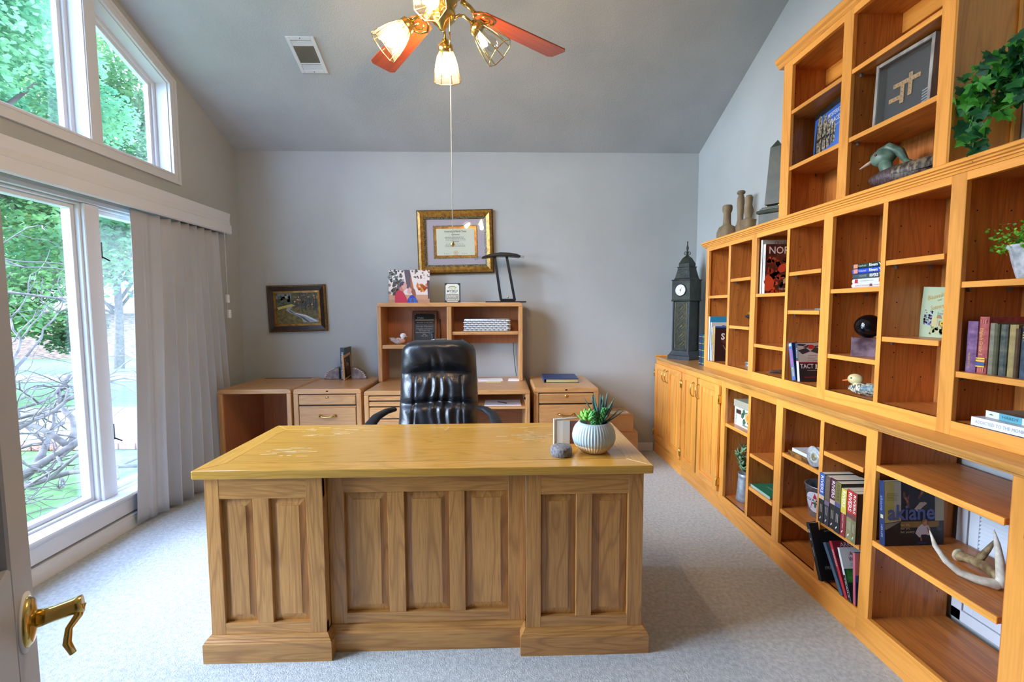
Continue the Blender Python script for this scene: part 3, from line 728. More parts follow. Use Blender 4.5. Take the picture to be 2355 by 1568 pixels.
tp = MB().box(DX_0+fr, DX_1-fr, DY0+fr, DY1-fr, DT-.030, DT).build('top_veneer', top('x'), t)
for nm, poly, a in (('top_border', [(DX_0, DY0), (DX_1, DY0), (DX_1-fr, DY0+fr), (DX_0+fr, DY0+fr)], 'x'), ('top_border', [(DX_0, DY1), (DX_0+fr, DY1-fr), (DX_1-fr, DY1-fr), (DX_1, DY1)], 'x'),
                   ('top_border', [(DX_0, DY0), (DX_0+fr, DY0+fr), (DX_0+fr, DY1-fr), (DX_0, DY1)], 'y'), ('top_border', [(DX_1, DY0), (DX_1, DY1), (DX_1-fr, DY1-fr), (DX_1-fr, DY0+fr)], 'y')):
    MB().prism(poly, 'z', DT-.034, DT+.0004).build(nm, top(a), t, .0045, 2)
# pale worn streaks in the varnish
sc = MB(); rs = random.Random(5)
for cx, cy, sx, sy, n in ((-.93, 1.93, .055, .03, 26), (-.80, 2.26, .05, .035, 12), (.17, 2.12, .075, .06, 46), (-.98, 2.23, .05, .06, 10)):
    for _ in range(n):
        x, y, l, w = cx+rs.gauss(0, sx), cy+rs.gauss(0, sy), rs.uniform(.008, .045), rs.uniform(.0006, .0022); k = rs.uniform(-.25, .25)
        sc.add([(x-l, y-w+k*l*-.3, DT+.0006), (x+l, y-w+k*l*.3, DT+.0006), (x+l*.9, y+w+k*l*.3, DT+.0006), (x-l*.8, y+w-k*l*.3, DT+.0006)], [(0, 1, 2, 3)])
sc.build('scuff_marks', mat('worn_varnish', '#e0cc9c', rough=.6), tp)['kind'] = 'stuff'
def pedestal(x0, x1, ops, y, yb, hasside):
    ze0, ze1 = .150, .661
    edges = [x0]+[v for o in ops for v in o]+[x1]
    MB().box(x0, x1, y, y+.02, ze1, DT-.034).build('top_rail', desk('x'), t, .001)
    MB().box(x0, x1, y, y+.02, .06, ze0).build('bottom_rail', desk('x'), t, .001)
    for i in range(0, len(edges), 2):
        q = MB().box(edges[i], edges[i+1], y-(.0004 if 0 < i < len(edges)-2 else .0008), y+.02, ze0 if 0 < i < len(edges)-2 else .06, ze1 if 0 < i < len(edges)-2 else DT-.034)
        q.build('stile', desk('z'), t, .0015)
    for a, b in ops: bevel_panel('raised_panel', t, desk('z'), a-.004, b+.004, ze0-.004, ze1+.004, y+.004)
    if hasside: MB().box(x0+.002, x1-.002, y+.02, yb, .06, DT-.034).build('pedestal_body', desk('z'), t)
def base(x0, x1, y, yb):
    prof = [(0, 0), (.024, 0), (.024, .078), (.020, .082), (.020, .086), (.013, .090), (.013, .094), (.004, .104), (0, .104)]
    A, B = [], []
    for d, z in prof: pass
    # three mitred boards: front and both returns
    v = []
    for d, z in prof: v += [(x0-d, yb, z), (x0-d, y-d, z), (x1+d, y-d, z), (x1+d, yb, z)]
    n = len(prof); fs = []
    for i in range(n-1):
        for j in range(3): fs.append((i*4+j, i*4+j+1, (i+1)*4+j+1, (i+1)*4+j))
    MB().add(v, fs).build('base_moulding', desk('x'), t)
PY, KY = 1.725, 1.772
pedestal(-1.158, -.702, [(-1.102, -.975), (-.912, -.768)], PY, 2.33, True)
pedestal(.100, .573, [(.160, .302), (.366, .512)], PY, 2.33, True)
pedestal(-.702, .100, [(-.637, -.462), (-.394, -.212), (-.148, .030)], KY, 1.80, False)
base(-1.158, -.702, PY, 2.33); base(.100, .573, PY, 2.33)
MB().prism([(KY-.024, 0), (KY, 0), (KY, .104), (KY-.004, .104), (KY-.013, .094), (KY-.013, .090), (KY-.020, .086), (KY-.020, .082), (KY-.024, .078)], 'x', -.702, .100).build('base_moulding', desk('x'), t)
# ---- planter on the desk
px_, py_ = .405, 1.890
t = thing('succulent_planter', 'ribbed pale blue ceramic pot of succulents on the desk', 'plant', (px_, py_, DT))
rib = lambda a, z: 1+.018*math.cos(44*a)*(1 if .008 < z < .122 else 0)
R0 = [(.050, 0), (.058, .004), (.072, .018), (.0845, .036)]
MB().lathe([(.001, 0)]+R0, 264, mod=rib).build('pot_foot', mat('bare_clay', '#dcb989', rough=.7), t, world=False, recalc=False)
MB().lathe([(.0845, .036), (.0905, .056), (.0915, .072), (.088, .092), (.080, .110), (.069, .124), (.064, .130), (.059, .129), (.056, .120), (.054, .105)], 264, mod=rib).build('pot', mat('pale_blue_glaze', '#a9bcc0', '#b6c6c8', rough=.25, scale=5), t, world=False, recalc=False)
MB().lathe([(.001, 0), (.057, 0), (.057, .002), (.001, .003)], 20, (0, 0, .110)).build('soil', mat('potting_soil', '#4a3a2c', '#6b5743', rough=1, scale=60), t, world=False)
def leafmesh(name, L, w, th, curve, m, n=6, tip=1.3, base=.45):
    q = MB(); prof = []
    for i in range(n+1):
        s = i/n; ww = w*(base+(1-base)*min(1, s*2.2))*(1-s**2.6)**.8+.0004
        prof.append((Vector((L*s*math.cos(curve*s), 0, L*s*math.sin(curve*s)*1.0)), ww))
    v = []
    for p, ww in prof: v += [p+Vector((0, -ww, .25*ww)), p+Vector((0, 0, th*ww/w)), p+Vector((0, ww, .25*ww)), p+Vector((0, 0, -th*ww/w))]
    f = []
    for i in range(n):
        for k in range(4): f.append((i*4+k, i*4+(k+1) % 4, i*4+4+(k+1) % 4, i*4+4+k))
    me = q.add(v, f, True).mesh(name); me.materials.append(m); return me
G1 = mat('bright_succulent', '#4f9a2e', '#8fd05a', rough=.4, scale=30); G2 = mat('dark_aloe', '#27463f', '#4a6f62', rough=.5, scale=25); G3 = mat('bead_green', '#2f7a3a', '#5fae5a', rough=.35, scale=40)
lm = leafmesh('rosette_leaf', .062, .016, .004, .4, G1)
rr = random.Random(2)
for ring, (nn, el, sc_) in enumerate(((9, .15, 1.0), (8, .6, .95), (6, 1.0, .8), (4, 1.3, .6))):
    for i in range(nn):
        a = 2*PI*(i+.37*ring)/nn+rr.uniform(-.1, .1)
        link('rosette_leaf', lm, None, t, Matrix.Translation((-.030, -.012, .135)) @ Matrix.Rotation(a, 4, 'Z') @ Matrix.Rotation(-el, 4, 'Y') @ Matrix.Scale(sc_, 4))
lm = leafmesh('aloe_leaf', .135, .0085, .004, .15, G2, 7, base=.8)
for i in range(24):
    a = 2*PI*i*.382; el = .45+1.05*(i/24)
    link('aloe_leaf', lm, None, t, Matrix.Translation((.034, .004, .112)) @ Matrix.Rotation(a, 4, 'Z') @ Matrix.Rotation(-el, 4, 'Y') @ Matrix.Scale(rr.uniform(.75, 1.1), 4))
for dx, dy, tx, h in ((-.006, -.034, -.1, .07), (.010, -.030, .35, .085)):
    q = MB()
    for k in range(11):
        z = .118+h*k/11
        for j in range(5):
            a = 2*PI*(j/5+.1*k*3); r = .011*(1-.3*k/11)
            q.ball((dx+tx*(z-.118)+r*math.cos(a), dy+r*math.sin(a)-.2*(z-.118), z), (.0045, .0045, .0055), 6, 4)
    q.build('beaded_stem', G3, t, world=False)
# ---- pumice puck and the standing card
t = thing('pumice_stone', 'round grey pumice stone puck on the desk beside the planter', 'stone', (.257, 1.838, DT))
MB().lathe([(.001, 0), (.040, 0), (.0445, .003), (.0455, .026), (.043, .036), (.036, .041), (.001, .041)], 40, mod=lambda a, z: 1+.012*math.sin(7*a)+.01*math.sin(13*a+z*300)).build('stone', mat('pumice', '#5c5b60', '#8d8a88', rough=.95, scale=90, bump=1.0, bscale=120), t, world=False)
t = thing('standing_card', 'white folded greeting card with a brown back standing open behind the pumice stone', 'card', (.243, 1.99, DT), (0, 0, 0))
q = MB().prism([(0, 0), (.010, .012), (.044, .030), (.043, .032), (.008, .0142), (-.002, .002)], 'z', 0, .115); q.build('front_leaf', pm('#f0eee8', .4), t, world=False)
q = MB().prism([(0, 0), (.03, -.004), (.062, -.003), (.062, -.001), (.03, -.002), (0, .002)], 'z', .0, .108).xf(Matrix.Translation((.012, .006, 0))); q.build('inner_leaf', pm('#cfc6b8', .5), t, world=False)
q = MB().box(.064, .112, .004, .007, 0, .106); q.build('back_leaf', pm('#6e3a26', .5), t, world=False)
q = MB().prism([(0, 0), (.112, .026), (.112, .031), (-.002, .005)], 'z', .113, .117); q.build('top_edge', pm('#f0eee8', .4), t, world=False)
tag(MB().tube([(-.27, 2.30, DT+.0015), (-.268, 2.28, DT+.003), (-.274, 2.265, DT+.002), (-.283, 2.245, DT+.0015)], .0011, 5).build('loose_thread', CREAM), 'short loose pale thread lying on the desk top', 'thread')
# ------------------------------------------------------------------ leather desk chair
LEATHER = mat('black_leather', '#101216', '#1b1e24', rough=.33, scale=6, bump=.35, bscale=160, coat=.15)
ARMM = mat('arm_urethane', '#17191d', rough=.4)
def chair():
    cx, cy = -.395, 2.86
    t = thing('desk_chair', 'black leather high-back executive chair behind the desk', 'chair', (cx, cy-.2, 0), (0, 0, math.radians(2)))
    zb, zt = .50, 1.198
    def hw(z):
        s = (z-zb)/(zt-zb)
        w = .268-.030*s
        if s > .86: w *= (1-((s-.86)/.14)**3.0*.36)
        if s < .06: w *= .93+.07*s/.06
        return w
    def yb(z):
        s = (z-zb)/(zt-zb); return .20+.05*math.sin(s*2.6)+.06*s
    def front(u, z):
        s = (z-zb)/(zt-zb)
        b = .105*(1-abs(u)**5)**.6
        if s > .93: b *= math.sqrt(max(0, 1-((s-.93)/.07)**2))*.9+.1
        g = 0
        for zs, dp, wd in ((.985, .046, .040), (.792, .034, .024)):
            ks = math.exp(-((z-zs-.010*math.cos(u*2.6))/wd)**2)
            g += dp*ks*(1-min(1, abs(u))**4*.75)
        inner = max(0, 1-abs(u/.60)**8)
        if z < .97:
            env = inner*min(1, max(0, (.975-z)/.03))
            g += env*(.006+(.0045+.003*math.sin(5*u+z*9))*math.cos(u*2*PI*4.1+1.5*math.sin(z*19+u*2)+.6*math.sin(7*u)))
            g += .009*math.exp(-((abs(u)-.60)/.04)**2)*min(1, (.985-z)/.03)
        else:
            g += .010*math.exp(-((u-.02-.05*math.sin(z*20))/.07)**2)*math.exp(-((z-1.07)/.06)**2)
            g += .007*math.exp(-((u+.17)/.05)**2)*math.exp(-((z-1.05)/.05)**2)
            g += .006*math.exp(-((u-.6+(z-1.0)*5)/.08)**2)*math.exp(-((z-1.03)/.04)**2)
        g += .004*math.sin(9*u+31*z)*math.sin(17*z+3*u)
        return b-g*min(1, b/.05)
    nu, nv = 110, 130
    def P(u, v):
        U = math.sin((u-.5)*PI*.98)/math.sin(.49*PI); z = zb+(zt-zb)*v
        return (U*hw(z), yb(z)-front(U, z), z)
    q = MB().grid(P, nu, nv)
    def Pb(u, v):
        U = 1-2*u; z = zb+(zt-zb)*v
        s = (z-zb)/(zt-zb); b = .055*(1-abs(U)**4)**.6*(1 if s < .93 else math.sqrt(max(0, 1-((s-.93)/.07)**2)))
        return (U*hw(z), yb(z)+b, z)
    q.grid(Pb, 40, 50)
    q.build('backrest', LEATHER, t, world=False, recalc=False)
    q = MB()
    for sx in (-1, 1):
        q.tube([(sx*hw(z)*.985, yb(z)+.002, z) for z in [zb+(zt-zb)*k/30 for k in range(31)]], .006, 6)
    q.build('piping', LEATHER, t, world=False)
    def S(u, v):
        a = 2*PI*u; rr_ = .255*(abs(math.cos(a))**4+abs(math.sin(a))**4)**-.25
        th = PI*(v-.5); k = math.cos(th)**.45 if abs(math.cos(th)) > 1e-6 else 0
        return (rr_*k*math.cos(a), -.06+rr_*k*math.sin(a), .47+.06*math.sin(th))
    MB().grid(S, 40, 16, closed_u=True).build('seat', LEATHER, t, world=False, recalc=False)
    for sx in (-1, 1):
        path = [(sx*.27, .15, .770), (sx*.310, .10, .768), (sx*.352, .02, .752), (sx*.372, -.08, .722), (sx*.376, -.16, .690), (sx*.372, -.215, .640), (sx*.352, -.235, .58), (sx*.30, -.225, .52), (sx*.24, -.2, .46)]
        MB().tube(path, [.024, .028, .033, .036, .036, .032, .027, .024, .02], 12, flat=.62).build('armrest', ARMM, t, world=False)
    MB().lathe([(.03, .10), (.03, .26), (.02, .26), (.02, .40), (.09, .41), (.09, .43), (.001, .43)], 18).build('gas_column', BLACK, t, world=False)
    for k in range(5):
        a = 2*PI*k/5+.3; c, s = math.cos(a), math.sin(a)
        l = MB().tube([(0, 0, .14), (.16*c, .16*s, .12), (.30*c, .30*s, .085)], [.032, .024, .018], 8, flat=.7).build('base_leg', BLACK, t, world=False)
        q = MB().ball((.30*c, .30*s, .03), (.022, .022, .03), 12, 8).tube([(.30*c, .30*s, .05), (.30*c, .30*s, .09)], .008, 6); q.build('caster', BLACK, l, world=False)
chair()
# ------------------------------------------------------------------ furniture along the back wall
ZK = .760
def rbox_frame(t, x0, x1, yf, yb, z0, z1, w, m, mtop, r=.02):
    """office case: two sides and a top with rounded front corners"""
    MB().box(x0, x0+w, yf, yb, z0, z1-w).build('side_panel', m('z'), t, .006, 2)
    MB().box(x1-w, x1, yf, yb, z0, z1-w).build('side_panel', m('z'), t, .006, 2)
    poly = [(x0, z1-w), (x0, z1-r)]
    poly += [(x0+r-r*math.cos(a), z1-r+r*math.sin(a)) for a in (.4, .8, 1.2, PI/2)]
    poly += [(x1-r+r*math.sin(a), z1-r+r*math.cos(a)) for a in (0, .4, .8, 1.2, PI/2)]
    poly += [(x1, z1-w)]
    return MB().prism(poly, 'y', yf, yb).build('top_panel', mtop('x'), t, .005, 2)
def drawer(t, x0, x1, yf, z0, z1, handle=True, lock=False, hz=None):
    d = MB().box(x0, x1, yf-.002, yf+.018, z0, z1-.014).build('drawer', file('x'), t, .004)
    MB().prism([(yf-.002, z1-.014), (yf+.006, z1-.006), (yf+.018, z1-.004), (yf+.018, z1-.014)], 'x', x0, x1).build('finger_lip', file('x'), d)
    cx = (x0+x1)/2
    if handle:
        z = hz or (z0+z1)/2
        pts = [(cx-.062, yf-.004, z+.004), (cx-.055, yf-.020, z+.004), (cx-.03, yf-.026, z-.004), (cx, yf-.028, z-.006), (cx+.03, yf-.026, z-.004), (cx+.055, yf-.020, z+.004), (cx+.062, yf-.004, z+.004)]
        q = MB().tube(pts, [.011, .009, .005, .0065, .005, .009, .011], 10); q.build('handle', BRASS, d)
    if lock: MB().lathe([(.001, 0), (.011, 0), (.011, .005), (.001, .006)], 16).xf(Matrix.Translation((cx, yf-.002, lock)) @ Matrix.Rotation(PI/2, 4, 'X')).build('lock', BRASS, d)
# open cabinet in the corner
t = thing('open_cabinet', 'open-fronted oak office cabinet in the corner by the curtain', 'cabinet', (-1.98, 3.92, 0))
rbox_frame(t, -2.275, -1.690, 3.60, 4.24, 0, ZK, .036, file, file)
MB().box(-2.239, -1.726, 4.225, 4.238, .04, ZK-.036).build('back_panel', filev('z'), t)
MB().box(-2.239, -1.726, 3.63, 4.225, .05, .07).build('bottom_panel', filev('x'), t); MB().box(-2.239, -1.726, 3.61, 3.63, 0, .07).build('plinth', file('x'), t)
MB().box(-2.241, -2.2385, 3.62, 4.225, .07, ZK-.037).build('side_lining', filev('z'), t)
MB().box(-2.20, -1.77, 4.18, 4.215, ZK-.0005, ZK+.0008).build('cable_slot', pm('#2b1710'), t)
# two-drawer file cabinets
def file_cab(label, x0, x1, yf, yb):
    t = thing('file_cabinet', label, 'file cabinet', ((x0+x1)/2, (yf+yb)/2, 0))
    rbox_frame(t, x0, x1, yf, yb, 0, ZK, .040, file, file)
    MB().box(x0+.04, x1-.04, yf+.018, yb, .03, ZK-.042).build('carcass', pm('#2f1c10'), t)
    drawer(t, x0+.045, x1-.045, yf, .632, .716, False, .692)
    drawer(t, x0+.045, x1-.045, yf, .345, .624, True, hz=.538)
    drawer(t, x0+.045, x1-.045, yf, .05, .337, True, hz=.25)
    MB().box(x0+.04, x1-.04, yf, yb, 0, .045).build('plinth', file('x'), t)
    MB().ball(((x0+x1)/2, yf-.0005, ZK-.018), (.011, .0025, .006), 10, 6).build('keyhole', DARKMETAL, t)
file_cab('two-drawer oak file cabinet under the landscape painting', -1.672, -1.128, 3.60, 4.24)
file_cab('two-drawer oak file cabinet with the blue album on top', .272, .802, 3.57, 4.20)
# credenza
CF = 3.535; CZ = .752
t = thing('credenza', 'oak credenza desk with drawers and a slot under its top, behind the leather chair', 'credenza', (-.42, 3.9, 0))
rbox_frame(t, -1.085, .240, CF, 4.24, 0, CZ, .036, file, file)
MB().box(-1.049, -.66, CF+.018, 4.2, .03, CZ-.038).build('carcass', pm('#2f1c10'), t)
for a, b in ((.674, .712), (.628, .668), (.530, .622), (.10, .524)): drawer(t, -1.045, -.66, CF, a, b, a < .5)
MB().box(-.655, -.62, CF, 4.2, 0, CZ-.037).build('partition', file('z'), t)
MB().box(-.62, .204, CF+.01, 4.1, .594, .612).build('pull_shelf', file('x'), t, .003)
MB().box(-.62, .204, 4.19, 4.205, 0, CZ-.037).build('back_panel', filev('x'), t)
box('lock', DARKMETAL, t, .190, .204, CF+.004, CF+.012, .672, .690)
# hutch
HF, HB_ = 3.985, 4.245
t = thing('hutch', 'oak hutch with cubbies standing on the credenza', 'hutch', (-.44, 4.1, CZ))
HT = 1.458; w = .040
hx0, hx1 = -1.090, .205
rbox_frame(t, hx0, hx1, HF, HB_, CZ, HT, .036, file, file, .03)
MB().box(hx0+.036, -.43, HB_-.012, HB_, 1.052, HT-.036).build('back_panel', filev('z'), t); MB().box(-.43, hx1-.036, HB_-.012, HB_, 1.078, HT-.036).build('back_panel', filev('z'), t)
MB().box(hx0+.036, -.445, HF+.008, HB_-.012, 1.047, 1.083).build('shelf', file('x'), t, .008, 2)
MB().box(-.473, -.431, HF+.004, HB_-.012, 1.047, HT-.036).build('divider', file('z'), t, .006, 2)
MB().box(-.431, hx1-.036, HF+.016, HB_-.012, 1.168, 1.199).build('shelf', file('x'), t, .008, 2)
MB().box(hx0+.036, hx0+.0375, HF+.02, HB_-.01, CZ+.001, 1.046).build('side_lining', filev('z'), t)
# ---- on the hutch
t = thing('canvas_photo', 'canvas photo print of a couple embracing under trees, on the hutch', 'photo', (-1.010, 4.10, HT), (math.radians(-5), 0, 0))
pw, ph = .370, .300
MB().box(0, pw, 0, .018, 0, ph).build('canvas', pm('#e8e6e0'), t, .002, world=False)
F = Face(t, (0, 0, 0), (1, 0, 0), (0, 0, 1)); S = pw/1155; X_ = lambda x: (x-180)*S; Y_ = lambda y: (990-y)*ph/890
F.rect(0, 0, pw, ph, pm('#e9dbd2')); F.rect(0, 0, pw, Y_(770), pm('#c89a78'), 2); F.rect(0, 0, pw, Y_(900), pm('#b98d6d'), 3)
rp = random.Random(8)
for _ in range(46): F.blob(X_(rp.uniform(180, 600)), Y_(rp.uniform(90, 420)), rp.uniform(.006, .016), pm(rp.choice(['#3d4b45', '#5a6660', '#7c8480', '#4a5048'])), 4)
for _ in range(26): F.blob(X_(rp.uniform(800, 1320)), Y_(rp.uniform(90, 330)), rp.uniform(.004, .012), pm(rp.choice(['#5c5a4a', '#7a6d58', '#8a4a38', '#4c5848'])), 4)
for _ in range(22): F.blob(X_(rp.uniform(190, 470)), Y_(rp.uniform(430, 760)), rp.uniform(.012, .025), pm(rp.choice(['#6d6058', '#4c5048', '#8a7868', '#5a544c'])), 4)
F.poly([(X_(610), Y_(95)), (X_(770), Y_(95)), (X_(880), Y_(600)), (X_(690), Y_(600))], pm('#5f545c'), 5); F.poly([(X_(790), Y_(240)), (X_(880), Y_(600)), (X_(800), Y_(600))], pm('#b8623c'), 6)
for _ in range(18): F.blob(X_(rp.uniform(980, 1270)), Y_(rp.uniform(500, 690)), rp.uniform(.012, .022), pm(rp.choice(['#e07f2c', '#d8691f', '#e89a44', '#b85a26'])), 5)
F.poly([(X_(990), Y_(430)), (X_(1040), Y_(520)), (X_(960), Y_(520))], pm('#e07f2c'), 5)
F.poly([(X_(1260), Y_(380)), (X_(1335), Y_(380)), (X_(1335), Y_(880)), (X_(1290), Y_(880))], pm('#54414a'), 6)
# two figures, printed
F.poly([(X_(x), Y_(y)) for x, y in ((355, 1000), (350, 800), (390, 700), (450, 640), (560, 660), (620, 740), (690, 880), (725, 1000))], pm('#c42f48'), 7)
F.poly([(X_(x), Y_(y)) for x, y in ((480, 640), (490, 560), (545, 520), (600, 600), (600, 680), (540, 670))], pm('#c98273'), 8)
F.poly([(X_(x), Y_(y)) for x, y in ((545, 560), (545, 470), (600, 430), (660, 440), (690, 500), (690, 560), (660, 610), (600, 650))], pm('#dba394'), 9)
F.poly([(X_(x), Y_(y)) for x, y in ((482, 560), (480, 480), (520, 425), (590, 410), (640, 425), (600, 460), (590, 510), (545, 520), (520, 560))], pm('#4d4658'), 10)
F.poly([(X_(x), Y_(y)) for x, y in ((700, 1000), (720, 880), (780, 800), (850, 770), (930, 830), (990, 920), (1010, 1000))], pm('#2347b0'), 8)
for i in range(7):
    F.poly([(X_(740+i*38), Y_(980)), (X_(752+i*38), Y_(980)), (X_(772+i*32), Y_(850)), (X_(762+i*32), Y_(850))], pm('#7fa0dc'), 9)
    if i < 4: F.poly([(X_(735+i*12), Y_(970-i*35)), (X_(980-i*18), Y_(950-i*35)), (X_(980-i*18), Y_(942-i*35)), (X_(735+i*12), Y_(960-i*35))], pm('#14286e'), 10)
F.poly([(X_(x), Y_(y)) for x, y in ((695, 690), (720, 610), (770, 560), (830, 590), (820, 680), (770, 740), (710, 735))], pm('#e0ada2'), 11)
F.poly([(X_(x), Y_(y)) for x, y in ((770, 565), (850, 560), (920, 640), (940, 760), (920, 830), (850, 770), (820, 700), (830, 620))], pm('#9a5a44'), 12)
F.done('photo_print')
t = thing('quote_sign', 'small dark sign with a cream label standing on the hutch', 'sign', (-.498, 4.06, HT), (math.radians(-3), 0, 0))
sw, sh = .140, .178
MB().box(0, sw, 0, .02, 0, sh).build('block', pm('#2b2b31'), t, .0015, world=False)
F = Face(t, (0, 0, 0), (1, 0, 0), (0, 0, 1)); c = .016
def octo(a, m, lv): F.poly([(a+c, a), (sw-a-c, a), (sw-a, a+c), (sw-a, sh-a-c), (sw-a-c, sh-a), (a+c, sh-a), (a, sh-a-c), (a, a+c)], m, lv)
octo(.008, pm('#c9cac0'), 1); octo(.011, pm('#e2e4d2'), 2); F.rect(.014, .014, sw-.014, sh*.44, pm('#9a968a'), 3)
F.poly([(.03, .138), (.05, .150), (.09, .150), (.11, .138), (.105, .131), (.085, .140), (.055, .140), (.035, .131)], pm('#a59a68'), 3)
F.text('I TALK TO', sw/2, .124, .013, INK); F.text('MYSELF', sw/2, .103, .030, pm('#33363c'), bold=.0004, fit=.098)
F.text('BECAUSE I NEED', sw/2, .083, .0075, pm('#55585c')); F.text('EXPERT', sw/2, .056, .032, pm('#e2e4d2'), 4, fit=.098); F.text('ADVICE', sw/2, .028, .018, pm('#f0f1e6'), 4, fit=.092); F.done('sign_print')
# desk lamp
t = thing('desk_lamp', 'slim black desk lamp with a curved head on the hutch', 'lamp', (.06, 4.10, HT))
LB = mat('lamp_black', '#1d2024', rough=.35)
MB().prism([(-.19, -.06), (.18, -.07), (.18, .06), (-.17, .07)], 'z', 0, .012).build('base', LB, t, .003, world=False)
MB().box(-.055, .085, -.02, .02, .012, .035).build('pivot', LB, t, .004, world=False)
MB().ball((.015, -.028, .05), (.006, .006, .012), 8, 6).build('switch', BRASS, t, world=False)
for xa, xb in ((-.048, -.105), (.078, .004)):
    MB().prism([(xa-.012, .02), (xa+.012, .02), (xb+.012, .42), (xb-.012, .42)], 'y', -.011, .011).build('arm', LB, t, .003, world=False)
pr = [(-.225, .400), (-.21, .414), (-.15, .434), (-.05, .450), (.03, .447), (.10, .435), (.135, .418), (.12, .408), (.03, .416), (-.08, .417), (-.16, .408)]
MB().prism(pr, 'y', -.06, .06).build('head', LB, t, .006, world=False)
CL = glassy('clear_acrylic', (.9, .93, .93), .3, .05)
for a, b in (((-.285, .388), (-.222, .408)), ((.128, .414), (.165, .405))):
    MB().prism([a, b, (b[0], b[1]+.012), (a[0], a[1]+.010)], 'y', -.055, .055).build('diffuser_end', CL, t, .002, world=False)
# ---- ducks
def duck(name, label, loc, rz, L, parts, bodyprof, mats, group=None):
    pass
def decoy(name, label, loc, rz, L, H, Wd, head, neckh, M, crest=False, billL=.3, tailup=.35, wing=True, group=None, billdrop=.05):
    """decoy facing local +x; origin at base centre. M: body, breast, head, bill, wing"""
    t = thing(name, label, 'duck figurine', loc, (0, 0, rz), group)
    def B(u, v):
        a = 2*PI*u; s = v
        x = -L/2+L*s
        r = math.sin(PI*min(1, max(0, .03+.94*s)))**.55
        r *= (.55+.45*min(1, s*2.2)) if s < .5 else 1
        zc_ = H*.5*(1+tailup*max(0, .42-s)*2.2)
        zz = zc_+H*.5*r*math.sin(a); 
        return (x, Wd*.5*r*math.cos(a), max(0, zz))
    MB().grid(B, 24, 18, closed_u=True).build('body', M[0], t, world=False, recalc=False)
    def Br(u, v):
        a = 2*PI*u; s = .70+.30*v; x = -L/2+L*s; r = math.sin(PI*min(1, .03+.94*s))**.55*1.02
        return (x*1.005, Wd*.5*r*math.cos(a), max(0, H*.5+H*.5*r*math.sin(a)))
    MB().grid(Br, 24, 8, closed_u=True).build('breast', M[1], t, world=False, recalc=False)
    hx, hz = L*.36, H+neckh
    MB().tube([(L*.26, 0, H*.62), (L*.31, 0, H*.62+neckh*.55), (hx-.01*L, 0, hz-head*.1)], [Wd*.27, Wd*.20, head*.72], 14).build('neck', M[2], t, world=False)
    h = MB().ball((hx, 0, hz), (head*1.18, head*.80, head*.95), 16, 12).build('head', M[2], t, world=False)
    bl = L*billL
    MB().tube([(hx+head*.8, 0, hz-head*.18), (hx+head*.8+bl*.5, 0, hz-head*.30-billdrop*bl*.5), (hx+head*.8+bl, 0, hz-head*.38-billdrop*bl*1.4)], [head*.42, head*.30, head*.13], 10, flat=.6).build('bill', M[3], h, world=False)
    for sy in (-1, 1): MB().ball((hx+head*.45, sy*head*.70, hz+head*.22), head*.13, 8, 6).build('eye', M[5] if len(M) > 5 else INK, h, world=False)
    if crest:
        MB().tube([(hx+head*.5, 0, hz+head*.75), (hx-head*.4, 0, hz+head*.95), (hx-head*1.4, 0, hz+head*.2), (hx-head*2.0, 0, hz-head*.9), (hx-head*2.7, 0, hz-head*1.15)], [head*.25, head*.55, head*.50, head*.28, head*.08], 10, flat=.9).build('crest', M[2], h, world=False)
    if wing:
        for sy in (-1, 1):
            def Wg(u, v):
                s = v; x = L*(.20-.78*s); w_ = H*(.30*math.sin(PI*min(1, s*.9+.08))**.7)
                z = H*(.60+.34*s)+w_*(u-.5)*1.6; r = math.sin(PI*min(1, max(0, .03+.94*((x+L/2)/L))))**.55
                yy = Wd*.5*r*(.97+.06*math.sin(PI*u))*math.sqrt(max(.12, 1-((z-H*.5)/(H*.56))**2))
                return (x, sy*(yy+.004), z)
            MB().grid(Wg, 7, 14).build('wing', M[4], t, world=False, recalc=False)
    return t
def feather(n, a, b, sc=60, st=(3, 1, 1), lo=.42, hi=.58): return mat(n, a, b, rough=.5, scale=sc, stretch=st, lo=lo, hi=hi, bump=.4, bscale=sc)
decoy('wigeon_figurine', 'small painted duck with a white head and peach breast in the hutch', (-.930, 4.075, 1.083), 0, .135, .060, .07, .024, .018,
      [feather('dove_feathers', '#a89b93', '#d8d2cd', 90), pm('#d9a98a'), pm('#dfe3e3'), pm('#c9ced4'), feather('tawny_wing', '#8a6a58', '#c6b8ac', 80)], billL=.16)
decoy('goose_figurine', 'small painted goose with a dark neck and white breast in the hutch', (-.565, 4.06, 1.083), PI, .150, .052, .06, .017, .050,
      [feather('goose_feathers', '#4c4a46', '#7a766e', 100), pm('#e6ecee'), pm('#3a4048'), pm('#6d5a4a'), feather('goose_wing', '#5a574f', '#8c8678', 90)], billL=.06)
# plaque
t = thing('award_plaque', 'walnut award plaque with a black engraved plate leaning in the hutch', 'plaque', (-.818, 4.14, 1.083), (math.radians(-12), 0, math.radians(1.5)))
pw, ph = .232, .310
MB().box(0, pw, 0, .016, 0, ph).build('board', wood('walnut', '#6b3f26', '#3a1e10', 'z'), t, .004, world=False)
F = Face(t, (0, 0, 0), (1, 0, 0), (0, 0, 1))
F.rect(.022, .022, pw-.022, ph-.030, pm('#191a1b', .25)); F.rect(.026, .025, pw-.026, ph*.60, pm('#34393b', .3), 2); 
F.text('Wylie', .075, ph-.068, .026, pm('#8c8c8a'), shear=.3); F.rect(.03, ph-.092, pw-.03, ph-.086, pm('#a39a80'), 3); F.text('TEACHER OF THE YEAR', pw/2, ph-.113, .012, pm('#8c8c8a'), fit=.15)
F.text('Sandy Hanson', pw/2, ph*.52, .022, pm('#8c9294'), fit=.155, shear=.1)
